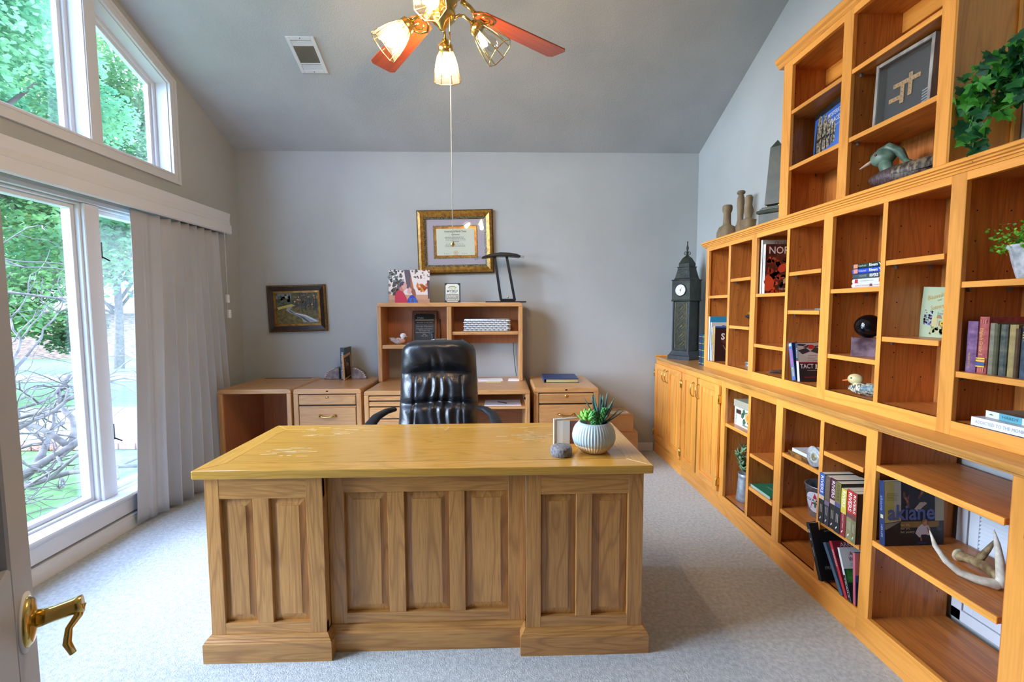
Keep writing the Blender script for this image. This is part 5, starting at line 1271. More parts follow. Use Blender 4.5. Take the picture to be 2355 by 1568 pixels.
f.poly([(.025, .150), (.070, .167), (.135, .143), (.09, .112), (.066, .112)], pm('#d2cbbf'), 3); f.disc(.075, .192, .019, pm('#c4302c'), 5, 20, .012); lines_of_text(f, .05, .11, .142, 4, .0085, pm('#8a847c'), 5, .3)
f.text('TACT', .045, .083, .034, pm('#e8e6e0'), fit=.075, bold=.0006); f.text('CS', .122, .083, .034, pm('#e8e6e0'), fit=.03, bold=.0006)
f.poly([(.090, .069), (.104, .069), (.100, .078), (.103, .088), (.100, .096), (.092, .094), (.094, .086), (.093, .078)], pm('#e8e6e0'), 4); lines_of_text(f, .04, .13, .058, 1, .01, pm('#9a9a98'), 4, .4); f.text('GREGORY KOUKL', .082, .022, .012, pm('#b83038'), fit=.11); f.done()
# column 5: pile of five books
pile = [('white paperback with grey spine capitals, bottom of the pile of five', .020, '#e4e6e0', 2.060, 'STRENGTHSFINDER', '#8a7a78', .0),
        ('white paperback with red spine marks, second from the bottom of the pile', .021, '#dfe4de', 2.050, 'CLIFTONSTRENGTHS for STUDENTS', '#6d6a68', .0),
        ('dark grey-green novel in the middle of the pile of five', .024, '#3f5052', 2.062, 'UNASHAMED', '#8fa0a0', .004),
        ('bright blue novel, second from the top of the pile', .023, '#2f4fc0', 2.064, 'Undaunted', '#d0d8ee', .002),
        ('dark green novel on top of the pile of five', .022, '#123f34', 2.055, 'Unafraid', '#c9d0b8', .0)]
z = 1.491
for i, (lab, th, c, y, ttl, tc_, off) in enumerate(pile):
    z += th
    t, f, s = book('paperback_book', lab, (1.657+off, y-.172, z), (-PI/2, 0, 0), .135, th-.0005, .172+(.008 if i in (1, 4) else 0), c, None, hard=False, round_=True)
    s.text(ttl, .062 if i != 1 else .085, -th/2, th*.55 if i != 1 else th*.36, pm(tc_), fit=(.080 if i in (0, 1) else .042))
    if i >= 2: s.text('Rivers' if i > 2 else 'RIVERS', .122, -th/2, th*.8, pm('#e8ecec'), fit=.045, bold=.0004); s.poly([(.150, -.004), (.154, -.004), (.163, -.016), (.159, -.016)], pm('#e8ecec'), 3)
    if i > 2: s.rect(.012, -th+.002, .036, -.002, pm('#d88a68'), 2)
    if i == 0: s.rect(.104, -th+.005, .118, -.004, pm('#7a3844'), 2); s.text('TOM RATH', .142, -th/2, .007, pm('#6d6a68'))
    if i == 1: s.rect(.018, -th+.002, .034, -.002, pm('#c4202c'), 2); s.rect(.150, -th+.002, .160, -.002, pm('#c4202c'), 2)
    s.done('spine_print')
# sphere on a stone block
tag(MB().box(-.062, .062, -.04, .04, 0, .088).build('stone_block', mat('banded_stone', '#4a3238', '#8d7880', rough=.4, scale=16, detail=7, lo=.35, hi=.62), None, .002), 'purple-brown polished stone block under the black sphere', 'stone')
bpy.data.objects['stone_block'].location = (1.735, 2.048, 1.171); bpy.data.objects['stone_block'].rotation_euler = (0, 0, -.65)
o = MB().ball((0, 0, .054), (.057, .057, .054), 32, 20).build('black_sphere', mat('polished_obsidian', '#08090b', rough=.05)); o.location = (1.735, 2.048, 1.259)
tag(o, 'glossy black polished stone ball resting on the stone block', 'stone ball')
decoy('teal_figurine', 'small painted duck with an orange bill on the bottom shelf', (1.712, 1.985, ZM0), PI/2+.62, .175, .062, .075, .027, .012,
      [feather('barred_feathers', '#2a2c2c', '#c9c3a8', 70, (1, 1, 4)), feather('breast_bars', '#33352f', '#d8d2b8', 70), mat('cream_head', '#cfc48e', '#b89a6a', rough=.5, scale=20), pm('#d8682c'), feather('blue_wing', '#55707c', '#9aa8a0', 40)], billL=.17)
# column 6
t = thing('vintage_book', 'pale green antique book with gold script and painted flowers, facing the room', 'book', (1.80, 1.868, 1.276), (0, Rx(4), -PI/2))
MB().box(0, .150, .002, .014, .002, .210).build('pages', PAGES, t, world=False)
MB().box(0, .152, 0, .002, 0, .212).box(0, .152, .014, .016, 0, .212).build('cover', pm('#a9b894', .5), t, .0005, world=False)
f = Face(t, (0, 0, 0), (1, 0, 0), (0, 0, 1)); f.text('Blauveilchen', .075, .178, .026, pm('#b08a3c'), rot=.28, shear=.2, fit=.105); f.text('und', .075, .160, .012, pm('#b08a3c'), rot=.28); f.text('Sonnenblumen', .095, .138, .026, pm('#b08a3c'), rot=.28, shear=.2, fit=.11)
f.text('von', .10, .117, .010, pm('#4a7894')); f.text('Ernst Beck', .105, .105, .015, pm('#4a7894'), fit=.06)
for _ in range(40): f.blob(ra.uniform(.02, .055), ra.uniform(.05, .115), ra.uniform(.003, .007), pm(ra.choice(['#6a5f94', '#7f78ac', '#4c5a3c', '#8a86b4'])), 2, 7)
for _ in range(50): f.blob(ra.uniform(.05, .135), ra.uniform(.015, .06), ra.uniform(.004, .009), pm(ra.choice(['#8a9460', '#a8a468', '#6d7f54', '#b8b078', '#c9b070'])), 2, 7)
for x, y in ((.115, .088), (.10, .066), (.12, .068)): f.disc(x, y, .010, pm('#c9b430'), 4, 12); f.disc(x, y, .004, pm('#4c3420'), 5, 8)
f.rect(.055, .05, .078, .09, pm('#bdb27c'), 3); f.poly([(.074, .085), (.096, .085), (.09, .099), (.076, .099)], pm('#9a7446'), 4); f.rect(.085, .055, .1, .075, pm('#8d6a5c'), 3); f.done()
# column 7: old books, tall plant, two flat books
def rag(n, a, b): return mat(n, a, b, rough=.75, scale=40, detail=6)
old = [(.034, .180, rag('mauve_cloth', '#5e3d62', '#8a6688'), 'mauve clothbound book with thin gilt spine lettering'), (.030, .196, rag('rose_cloth', '#9a4540', '#b8605a'), 'rose red school book with yellow and blue spine bands'),
       (.020, .175, rag('sage_cloth', '#6f6a56', '#8d8870'), 'sage grey worn clothbound book in the old row'), (.014, .172, rag('olive_cloth', '#4a4a30', '#5f5c40'), 'slim olive clothbound book in the old row'), (.021, .172, rag('teal_cloth', '#2c3a3c', '#6a6a58'), 'dark teal frayed clothbound book in the old row'),
       (.024, .172, rag('tan_cloth', '#8f7c4c', '#a8935c'), 'tan worn clothbound book in the old row'), (.012, .160, rag('umber_cloth', '#4a341e', '#5f4528'), 'slim umber clothbound book in the old row'), (.040, .168, rag('slate_cloth', '#232f3c', '#46545f'), 'slate blue clothbound book with a gilt spine title'), (.03, .172, rag('black_cloth', '#1b1f24', '#2c3034'), 'black clothbound book at the end of the old row')]
y = 1.543
for i, (th, h, m, lab) in enumerate(old):
    y -= th+.0012
    t, f, s = book('antique_book', lab, (1.668+.004*(i % 3), y, 1.171), (0, 0, 0), .145, th, h, m, round_=True, group=None)
    if i == 0: s.text('THE GAME GOES ON', .138, -th/2, .010, GOLDINK, fit=.055)
    if i == 1:
        s.text('English Grade 5', .085, -th/2, .017, pm('#d8a85a'), fit=.095, shear=.25); s.rect(.142, -th+.001, .146, -.001, pm('#d8c440')); s.rect(.149, -th+.001, .156, -.001, pm('#e0b03a')); s.rect(.158, -th+.001, .168, -.001, pm('#33548a')); s.rect(.170, -th+.001, .174, -.001, pm('#d8c440'))
        for k in range(3): s.rect(.010, -.006-.007*k, .022, -.004-.007*k, pm('#c98a6a')); s.rect(.178, -.006-.007*k, .19, -.004-.007*k, pm('#c98a6a'))
    if i == 7:
        for k, w_ in enumerate((.024, .026, .024, .02)): s.rect(.018+k*.0085, -th/2-w_/2, .0215+k*.0085, -th/2+w_/2, GOLDINK)
    s.done('spine_print')
t = thing('ornate_pot_plant', 'bushy bright green plant in a carved whitewashed pot on the upper shelf', 'plant', (1.740, 1.415, 1.490))
MB().lathe([(.001, 0), (.036, 0), (.040, .01), (.052, .06), (.060, .098), (.066, .104), (.066, .114), (.060, .116), (.056, .104), (.001, .10)], 40, mod=lambda a, z: 1+.035*math.sin(9*a+30*z)*(1 if .012 < z < .095 else 0)).build('pot', mat('whitewashed', '#8f979a', '#c9cdce', rough=.8, scale=40), t, world=False)
rl = random.Random(9); v, fa = [], []
for _ in range(70):
    a = rl.uniform(0, 2*PI); L_ = rl.uniform(.06, .125); el = rl.uniform(-.15, 1.2); d = Vector((math.cos(a)*math.cos(el), math.sin(a)*math.cos(el), math.sin(el)))
    if d.x > .2: d.x *= .5
    for k in range(14):
        p = Vector((0, 0, .105))+d*L_*(.35+.65*k/13)+Vector((rl.gauss(0, .007), rl.gauss(0, .007), rl.gauss(0, .007)))
        q_ = Euler((rl.uniform(-1, 1), rl.uniform(-1, 1), rl.uniform(0, 6))).to_matrix(); s_ = rl.uniform(.004, .0075); n0 = len(v)
        for c in ((-.6, -.6, 0), (.6, -.6, 0), (.9, .3, .2), (0, 1, 0), (-.9, .3, .2)): v.append(p+q_ @ (Vector(c)*s_))
        fa.append((n0, n0+1, n0+2, n0+3, n0+4))
o = MB().add(v, fa).build('foliage', mat('boxwood_green', '#3f8a1e', '#94cc3c', rough=.5, scale=40), t, world=False, recalc=False); o['kind'] = 'stuff'
t, f, s = book('paperback_book', 'white paperback lying flat with thin grey spine capitals', (1.648, 1.276, ZM0+.030), (-PI/2, 0, 0), .145, .030, .215, '#c9cacc', '#eef0f2', hard=False)
s.text('ADDICTED TO THE MONKEY MIND', .112, -.015, .016, pm('#9aa0ac'), fit=.195)
t, f, s = book('paperback_book', 'grey and teal paperback lying on the white one', (1.668, 1.262, ZM0+.054), (-PI/2, 0, Rx(-4)), .14, .023, .215, mat('river_print', '#4a4c58', '#8d8a74', rough=.4, scale=12), '#dfe2e0', hard=False)
s.rect(.045, -.023, .115, 0, pm('#5fa8b4')); s.text('HARDY', .08, -.0115, .013, pm('#2c5a68'), fit=.05); s.text('PARTY', .165, -.0115, .012, pm('#3c4c50'), fit=.05); s.poly([(.012, -.013), (.02, -.008), (.028, -.013)], pm('#4c6a5c'), 3); s.done('spine_print')
# ------------------------------------------------------------------ on top of the middle run
TURN = mat('weathered_turning', '#6d5a40', '#95815e', rough=.7, scale=14, stretch=(1, 1, .3))
for lab, x, y, prof in (('squat bottle-shaped turned wood mould at the end of the cornice', 1.69, 3.315, [(.001, 0), (.066, 0), (.072, .02), (.070, .05), (.055, .085), (.030, .10), (.027, .115), (.025, .185), (.032, .20), (.035, .215), (.034, .238), (.028, .245), (.001, .246)]),
                        ('tall slim turned wood pestle between two others', 1.765, 3.27, [(.001, 0), (.05, 0), (.052, .04), (.040, .075), (.026, .10), (.020, .14), (.022, .20), (.026, .25), (.024, .285), (.016, .31), (.027, .318), (.029, .328), (.022, .338), (.001, .34)]),
                        ('turned wood masher with a bulb handle beside the obelisk', 1.725, 3.09, [(.001, 0), (.044, 0), (.046, .06), (.048, .085), (.052, .092), (.030, .10), (.021, .112), (.030, .15), (.029, .17), (.022, .195), (.024, .225), (.025, .245), (.018, .262), (.001, .266)])):
    t = thing('turned_mould', lab, 'wooden ornament', (x, y, ZMT)); MB().lathe(prof, 26).build('turning', TURN, t, world=False)
t = thing('obelisk_ornament', 'dark green obelisk on a stepped base beside the upper bookshelf', 'ornament', (1.740, 2.815, ZMT), (0, 0, Rx(-52)))
OB = mat('verdigris', '#26352d', '#4c4c36', rough=.5, scale=14, detail=6, lo=.3, hi=.72)
def sq(w_, z): return [(-w_, -w_, z), (w_, -w_, z), (w_, w_, z), (-w_, w_, z)]
def frus(lst):
    q_ = MB(); v = []
    for w_, z in lst: v += sq(w_, z)
    n = len(lst); fs = [(i*4+k, i*4+(k+1) % 4, i*4+4+(k+1) % 4, i*4+4+k) for i in range(n-1) for k in range(4)]+[(3, 2, 1, 0), tuple(range(4*n-4, 4*n))]
    return q_.add(v, fs)
frus([(.070, 0), (.070, .075)]).build('plinth', OB, t, .002, world=False)
frus([(.070, .075), (.078, .078), (.082, .086), (.078, .096), (.070, .099), (.066, .102), (.066, .108), (.058, .111), (.058, .118)]).build('moulding', OB, t, world=False)
q = MB()
for sx in (-1, 1):
    for sy in (-1, 1): q.ball((sx*.034, sy*.034, .126), .008, 10, 8)
q.build('brass_feet', BRASS, t, world=False)
frus([(.046, .134), (.030, .485), (.0005, .532)]).build('shaft', OB, t, .0008, world=False)
# clock tower
t = thing('clock_tower_model', 'dark metal tower-shaped table clock with a white dial on the worktop', 'clock', (1.700, 4.03, ZT), (0, 0, Rx(-55)))
CT = mat('antique_iron', '#1b1e18', '#33362a', rough=.45, metal=.35, scale=18, bump=.5, bscale=60)
frus([(.110, 0), (.110, .032), (.102, .040), (.086, .072), (.084, .078)]).build('base', mat('dark_iron', '#22272a', '#2f3538', rough=.5, scale=20), t, .001, world=False)
frus([(.078, .078), (.078, .525)]).build('shaft', CT, t, .002, world=False)
q = MB()
for sx, sy in ((-1, -1), (1, -1), (1, 1), (-1, 1)): q.box(sx*.078-.006, sx*.078+.006, sy*.078-.006, sy*.078+.006, .078, .525)
q.build('corner_posts', MATS['dark_iron'], t, world=False)
FRET = mat('bronze_fret', '#6d6238', '#8d8050', rough=.45, metal=.4, scale=40)
q = MB()
def fret(y):
    for k in range(5):
        z0 = .115+k*.080
        for (x1, z1, x2, z2) in ((-.05, .0, .02, .07), (.02, .07, .05, .04), (.05, .04, .0, -.01), (-.03, -.01, .03, .05), (-.02, .03, .01, .06), (.0, .015, .025, .04), (-.05, .04, -.02, .07)):
            q.tube([(x1, y, z0+z1), (x2, y, z0+z2)], .0032, 4)
fret(-.079); q.box(-.058, -.055, -.081, -.078, .10, .515); q.box(.055, .058, -.081, -.078, .10, .515); q.build('fretwork', FRET, t, world=False)
frus([(.082, .525), (.094, .530), (.094, .538), (.090, .540), (.090, .712), (.095, .714), (.095, .722)]).build('clock_box', CT, t, .001, world=False)
dl = MB().lathe([(.001, 0), (.056, 0), (.056, .006), (.050, .010), (.050, .006), (.001, .006)], 32).xf(Matrix.Translation((0, -.090, .626)) @ Matrix.Rotation(PI/2, 4, 'X')).build('bezel', pm('#1a1c20', .3), t, world=False)
F = Face(dl, (0, -.0965, .626), (1, 0, 0), (0, 0, 1)); F.disc(0, 0, .050, pm('#e2dde8'), 1, 32)
for k, nm in enumerate(('XII', 'I', 'II', 'III', 'IIII', 'V', 'VI', 'VII', 'VIII', 'IX', 'X', 'XI')):
    a = PI/2-k*PI/6; F.text(nm, .039*math.cos(a), .039*math.sin(a), .012, pm('#8a84a0'), 2, rot=a-PI/2)
def hand(a, L_, w_): 
    c, s = math.cos(a), math.sin(a); F.poly([(-.008*c+w_*s, -.008*s-w_*c), (L_*c, L_*s), (-.008*c-w_*s, -.008*s+w_*c)], INK, 4)
hand(PI/2-.55, .038, .003); hand(-PI/2, .026, .004); hand(PI-.25, .032, .0012); F.done('clock_face')
frus([(.082, .722), (.074, .735), (.058, .815), (.058, .830), (.062, .832), (.062, .838)]).build('lower_roof', CT, t, .001, world=False)
frus([(.050, .838), (.052, .865), (.030, .915), (.012, .935), (.012, .940)]).build('upper_roof', CT, t, .001, world=False)
q = MB().lathe([(.001, .938), (.012, .94), (.007, .955), (.014, .965), (.007, .975), (.010, 1.0), (.012, 1.005), (.005, 1.03), (.004, 1.05), (.006, 1.058), (.001, 1.068)], 12)
for k in range(4):
    a = PI/4+k*PI/2; c, s = math.cos(a), math.sin(a)
    q.tube([(.010*c, .010*s, .972), (.020*c, .020*s, .972), (.027*c, .027*s, .960), (.024*c, .024*s, .947), (.016*c, .016*s, .948), (.013*c, .013*s, .956)], .003, 6)
q.build('finial', CT, t, world=False)
# ------------------------------------------------------------------ upper bookshelf contents
ang = math.atan2(1.775-1.70, 2.548-2.232)
t = thing('picture_book', 'blue picture book of stone statues standing open to the room on the upper shelf', 'book', (1.778, 2.545, 2.190), (0, Rx(3), -PI/2-ang))
bw, bh = .345, .284
MB().box(.002, bw-.004, .003, .020, .003, bh-.003).build('pages', PAGES, t, world=False)
MB().box(0, bw, 0, .003, 0, bh).box(0, bw, .020, .023, 0, bh).box(-.001, .002, 0, .023, 0, bh).build('cover', pm('#23282c', .35), t, .0006, world=False)
f = Face(t, (0, 0, 0), (1, 0, 0), (0, 0, 1)); f.rect(.002, .05, bw-.002, bh-.032, mat('sky_blue_print', '#3565b8', '#4f7fd0', rough=.35, scale=6))
ST = mat('statue_print', '#3c3a34', '#b5a88c', rough=.5, scale=70, lo=.4, hi=.6); SD = pm('#2a2a2a')
for x, w_, h_, z_ in ((.02, .085, .21, .05), (.088, .066, .19, .06), (.140, .052, .165, .065), (.188, .036, .13, .07), (.216, .030, .115, .075)):
    f.poly([(x, z_), (x+w_*.85, z_+.005), (x+w_*.8, z_+h_*.42), (x+w_, z_+h_*.5), (x+w_*.8, z_+h_*.80), (x+w_*.75, z_+h_*.95), (x+w_*.5, z_+h_), (x+w_*.3, z_+h_*.96), (x+w_*.12, z_+h_*.75), (x, z_+h_*.5)], ST, 2)
    f.poly([(x, z_), (x+w_*.25, z_), (x+w_*.22, z_+h_*.42), (x+w_*.22, z_+h_*.75), (x+w_*.3, z_+h_*.94), (x+w_*.12, z_+h_*.75), (x, z_+h_*.5)], SD, 3)
    f.poly([(x+w_*.1, z_+h_*.40), (x+w_*.8, z_+h_*.43), (x+w_*.7, z_+h_*.35), (x+w_*.3, z_+h_*.33)], SD, 4)
f.text('MYSTERIOUS', .235, .222, .030, pm('#e6e8ee'), fit=.165, shear=.15); f.text('PLACES', .235, .186, .034, pm('#e6e8ee'), fit=.105, shear=.15); f.text('Daniel Cohen', .27, .156, .012, pm('#cfd6e6'), fit=.07, shear=.2); lines_of_text(f, .12, .24, .028, 1, .02, pm('#b9b9b4'), 3, .4); f.done()
# shadow box with letter tiles
t = thing('shadow_box', 'grey wooden shadow box with letter tiles spelling crossing names', 'shadow box', (1.690, 2.038, 2.190), (0, Rx(2), -PI/2))
sw, sh, sd = .272, .284, .045
GW = mat('driftwood_grey', '#85817c', '#b5b1ab', rough=.8, scale=25, stretch=(1, 1, .3))
q = MB().box(0, .014, 0, sd, 0, sh).box(sw-.014, sw, 0, sd, 0, sh).box(.014, sw-.014, 0, sd, 0, .014).box(.014, sw-.014, 0, sd, sh-.014, sh); q.build('frame', GW, t, .001, world=False)
MB().box(.014, sw-.014, sd-.006, sd-.003, .014, sh-.014).build('backing', pm('#3c4348'), t, world=False)
q = MB().box(.014, .016, .004, sd-.006, .014, sh-.014).box(.014, sw-.014, .004, sd-.006, sh-.016, sh-.014).box(sw-.016, sw-.014, .004, sd-.006, .014, sh-.014); q.build('inner_lining', pm('#6d757c'), t, world=False)
tm = MB().box(-.0088, .0088, -.002, .002, -.0088, .0088).mesh('letter_tile', .0008); tm.materials.append(mat('tile_wood', '#d8b98a', '#c9a673', rough=.5, scale=30))
g = .0182; ox, oz = .105, .170
def tile(ch, i, j):
    o = link('letter_tile', tm, None, t, Matrix.Translation((ox+i*g, sd-.010, oz+j*g)))
    F_ = Face(t, (ox+i*g-.0088, sd-.0125, oz+j*g-.0088), (1, 0, 0), (0, 0, 1)); F_.text(ch, .0088, .0088, .0125, INK, 1)
for i, ch in enumerate('RUSSELL'): tile(ch, i-2, 0)
for j, ch in enumerate('SANDY'):
    if j: tile(ch, 0, -j)
for i, ch in enumerate('JOHN'):
    if i < 3: tile(ch, i-3, -3)
for j, ch in enumerate('BENNY'):
    if j != 1: tile(ch, 2+0, 1-j)
F = Face(t, (0, sd-.0062, 0), (1, 0, 0), (0, 0, 1))
for k in range(8): F.poly([(.195, .10-k*.011), (.255, .112-k*.011), (.255, .107-k*.011), (.195, .095-k*.011)], pm('#a9b4bc'), 2)
F.done('backing_print')
MB().box(.012, sw-.012, .002, .004, .012, sh-.012).build('glazing', MATS['picture_glass'], t, world=False)
decoy('wood_duck_decoy', 'large carved wood duck decoy with a swept green crest on the upper bookshelf', (1.765, 1.890, ZU0+.004), PI/2+.55, .31, .105, .12, .041, .042,
      [feather('duck_back', '#3c3430', '#6d6052', 45), feather('duck_breast', '#3c2c30', '#5c4a4c', 60), mat('duck_head', '#3f5a4c', '#6d8a78', rough=.4, scale=25), mat('duck_bill', '#b8907c', '#d8c4b4', rough=.4, scale=14), feather('duck_wing', '#3a3530', '#8a7c62', 30, (3, 1, 1)), pm('#7a2838')], crest=True, billL=.17, tailup=.55, billdrop=.2)
# ivy: every leaf its own piece
t = thing('potted_ivy', 'trailing potted ivy on the cornice beside the upper bookshelf', 'plant', (1.735, 1.345, ZMT))
MB().lathe([(.001, 0), (.06, 0), (.075, .05), (.082, .11), (.088, .115), (.088, .13), (.078, .13), (.075, .11), (.001, .105)], 28).build('pot', pm('#b9b6aa'), t, world=False)
def ivy_mesh():
    pts = [(0, 0), (.30, -.12), (.55, .05), (.42, .28), (.62, .55), (.30, .62), (0, 1.05), (-.30, .62), (-.62, .55), (-.42, .28), (-.55, .05), (-.30, -.12)]
    v = [(x, y, .12*abs(x)-.10*y*y) for x, y in pts]+[(0, .35, -.04)]
    n = len(pts); return MB().add(v, [(i, (i+1) % n, n) for i in range(n)], False).mesh('ivy_leaf', recalc=False)
IV = [leafmat('#2a6a34', '#3f8f48'), leafmat('#3f9a34', '#74cc4c'), leafmat('#1f5636', '#387a52')]
ims = []
for m_ in IV:
    me = ivy_mesh(); me.materials.append(m_); ims.append(me)
ri = random.Random(17); vines = MB()
for k in range(15):
    a = ri.uniform(1.6, 4.3); p = Vector((0, 0, .12)); d = Vector((math.cos(a)*.5+.05, abs(math.sin(a))*.7+.15, ri.uniform(.5, 2.2))).normalized(); pts = [p.copy()]
    for i in range(12):
        d = (d+Vector((ri.gauss(0, .18), ri.gauss(0, .18), -.13+ri.gauss(0, .12)))).normalized(); p = p+d*.028
        w_ = p+Vector((1.735, 1.345, 0)); 
        p.x = min(p.x, .12); p.y = min(p.y, .235); p.x = max(p.x, -.105); p.z = max(p.z, .03); pts.append(p.copy())
        for r_ in range(2):
            M_ = Matrix.Translation(p+Vector((ri.gauss(0, .016), min(ri.gauss(0, .014), .01), ri.gauss(0, .016)))) @ Euler((ri.uniform(.6, 2.0), ri.uniform(-.7, .7), ri.uniform(-1.2, 1.2))).to_matrix().to_4x4() @ Matrix.Rotation(ri.uniform(1.8, 4.5), 4, 'Z') @ Matrix.Scale(ri.uniform(.028, .052), 4)
            link('leaf', ri.choice(ims), None, t, M_)
    vines.tube(pts, .0018, 5)
vines.build('vines', pm('#5a7a3c'), t, world=False)
# ------------------------------------------------------------------ lower shelves contents
t = thing('photo_box', 'floral storage box with a linen lid and a label holder', 'box', (1.660, 2.80, .626))
MB().box(-.088, .10, -.145, .105, 0, .130).build('body', pm('#e4e4e0'), t, .0015, world=False)
MB().box(-.093, .105, -.150, .110, .122, .168).build('lid', mat('linen', '#9a957e', '#aba68e', rough=.9, scale=120), t, .0015, world=False)
f = Face(t, (-.0885, .105, 0), (0, -1, 0), (0, 0, 1))
f.rect(.020, .078, .082, .108, pm('#6d5138'), 1); f.rect(.026, .083, .076, .103, pm('#2f2620'), 2)
GR = pm('#3f6a4c'); 
for x, z in ((.10, .075), (.12, .04), (.15, .09), (.17, .05), (.115, .10), (.20, .07)): f.poly([(x-.018, z-.012), (x, z-.02), (x+.02, z), (x+.004, z+.022), (x-.014, z+.014)], GR, 2)
f.blob(.165, .075, .038, pm('#e0a85c'), 3, 11, .25); f.blob(.165, .075, .020, pm('#d8873c'), 4, 9, .2)
for k in range(7): f.poly([(.02+k*.002, .01+k*.011), (.012, .018+k*.011), (.026, .02+k*.011)], pm('#6d8f78'), 2); f.poly([(.10+k*.012, .008), (.095+k*.012, .024), (.108+k*.012, .018)], pm('#4f7a5c'), 2)
f.done('floral_print')
t = thing('metal_pitcher', 'galvanised metal pitcher filled with leafy green stems', 'pitcher', (1.628, 2.850, ZL0))
MB().lathe([(.001, 0), (.052, 0), (.053, .006), (.048, .07), (.043, .145), (.041, .155), (.043, .16), (.045, .185), (.041, .185), (.036, .15), (.001, .14)], 28).build('body', mat('galvanised', '#8d98a0', '#b5bec4', rough=.45, metal=.5, scale=30), t, world=False)
MB().tube([(.04, -.01, .17), (.075, -.02, .16), (.085, -.02, .11), (.05, -.012, .06)], .005, 8).build('handle', MATS['galvanised'], t, world=False)
lm = leafmesh('leaf', .052, .016, .0012, .4, mat('sage_leaf', '#5c8a6a', '#a5c48a', rough=.6, scale=20), 5)
rl = random.Random(31)
for k in range(9):
    a = rl.uniform(0, 2*PI); L_ = rl.uniform(.10, .19); d = Vector((math.cos(a)*.40, math.sin(a)*.40, 1)).normalized()
    for i in range(7):
        p = Vector((0, 0, .175))+d*L_*(i+1)/7; p.x = max(p.x, -.05)
        for s in (0, 1): link('leaf', lm, None, t, Matrix.Translation(p) @ Matrix.Rotation(a+i*1.3+s*PI, 4, 'Z') @ Matrix.Rotation(-rl.uniform(.1, .8), 4, 'Y') @ Matrix.Scale(rl.uniform(.6, 1), 4))
t, f, s = book('yearbook', 'green hardcover book with an oval emblem lying on the lower shelf', (1.533, 2.425, .310+.016), (-PI/2, 0, 0), .22, .016, .195, '#1f7a5a', '#9fc4b4', pages=pm('#d8dcd4'))
f2 = Face(t, (0, 0, 0), (0, 0, -1), (1, 0, 0)); f2.disc(-.10, .115, .026, pm('#d8d4cc'), 2, 20, .022); f2.disc(-.10, .115, .015, pm('#7a3438'), 3, 14, .008); f2.text('FIRST', -.10, .07, .022, pm('#a9c4b8'), fit=.09); f2.done()
t, f, s = book('paperback_book', 'second thin green book under the emblem book', (1.537, 2.430, .310+.0005), (0, 0, 0), .001, .001, .001, '#1f7a5a')
for o_ in [t]+list(t.children_recursive): bpy.data.objects.remove(o_)
# pile + agate
t, f, s = book('art_book', 'dark book with a gilded autumn scene on its spine, under the white album', (1.537, 2.075, .622+.022), (-PI/2, 0, 0), .22, .022, .215, mat('amber_scene', '#3a2a18', '#b07a34', rough=.5, scale=25), None)
t, f, s = book('white_album', 'white patterned album lying on the dark book', (1.545, 2.065, .622+.041), (-PI/2, 0, 0), .20, .018, .205, mat('speckled_cover', '#b9bcc0', '#dcdedd', rough=.5, scale=120), '#dfe2e2')
t = thing('agate_slice', 'round grey agate slice standing on edge in front of the albums', 'agate', (1.537, 2.085, .622), (0, 0, 0))
q = MB()
for r0, r1, m_, nm in ((.036, .050, mat('agate_rim', '#8d9498', '#b5bcbe', rough=.25, scale=40), 'rim'), (.018, .036, mat('agate_band', '#9aa098', '#c4c8c0', rough=.25, scale=60), 'band'), (.001, .018, mat('agate_core', '#6d6a4c', '#a8a47c', rough=.25, scale=50), 'core')):
    MB().lathe([(r0, -.004), (r1, -.0045), (r1, .0045), (r0, .004)], 30, mod=lambda a, z: 1+.05*math.sin(3*a)+.02*math.sin(7*a)).xf(Matrix.Translation((-.006, 0, .052)) @ Matrix.Rotation(PI/2, 4, 'Y') @ Matrix.Rotation(0, 4, 'Z')).build(nm, m_, t, world=False)
# star bucket
t = thing('metal_bucket', 'small metal bucket with a red star logo on the lower shelf', 'bucket', (1.690, 2.225, .310))
bk = lambda z: .060+.022*z/.165
MB().lathe([(.001, 0), (bk(0), 0), (bk(.005)*1.01, .004), (bk(.16), .160), (bk(.165)+.003, .163), (bk(.165)+.003, .167), (bk(.165)-.001, .168), (bk(.0)-.002, .006), (.001, .006)], 40).build('body', mat('brushed_steel', '#7d858a', '#a9b0b4', rough=.35, metal=.6, scale=30), t, world=False)
def onbucket(pts, m, name, lv=1):
    q_ = MB(); v = []
    for u, z in pts:
        a = PI+.35+(-u)/.072*-1; r = bk(z)+.0006*lv; v.append((r*math.cos(a), r*math.sin(a), z))
    q_.add(v, [list(range(len(v)))]).build(name, m, t, world=False, recalc=False)
def disc_b(r, m, name, lv, n=24):
    q_ = MB(); 
    def P(u, v):
        a_ = 2*PI*u; x, z = r*v*math.cos(a_), .085+r*v*math.sin(a_); a = PI+.45+x/.072; rr_ = bk(z)+.0008*lv; return (rr_*math.cos(a), rr_*math.sin(a), z)
    q_.grid(P, n, 6, closed_u=True).build(name, m, t, world=False, recalc=False)
disc_b(.057, pm('#3a3c40'), 'logo_ring', 1); disc_b(.055, pm('#dcdcea'), 'logo_field', 2)
def star(r):
    pts = []
    for i in range(10): a = PI/2+i*PI/5; k = r if i % 2 == 0 else r*.382; pts.append((k*math.cos(a), k*math.sin(a)))
    return pts
def bpt(x, z, lv): z += .085; a = PI+.45+x/.072; r = bk(z)+.0008*lv; return Vector((r*math.cos(a), r*math.sin(a), z))
sp = star(.050); q = MB(); c = bpt(0, 0, 3)
for i in range(10): q.add([c, bpt(*sp[i], 3), bpt(*sp[(i+1) % 10], 3)], [(0, 1, 2)])
q.build('logo_star', pm('#c42838'), t, world=False, recalc=False)
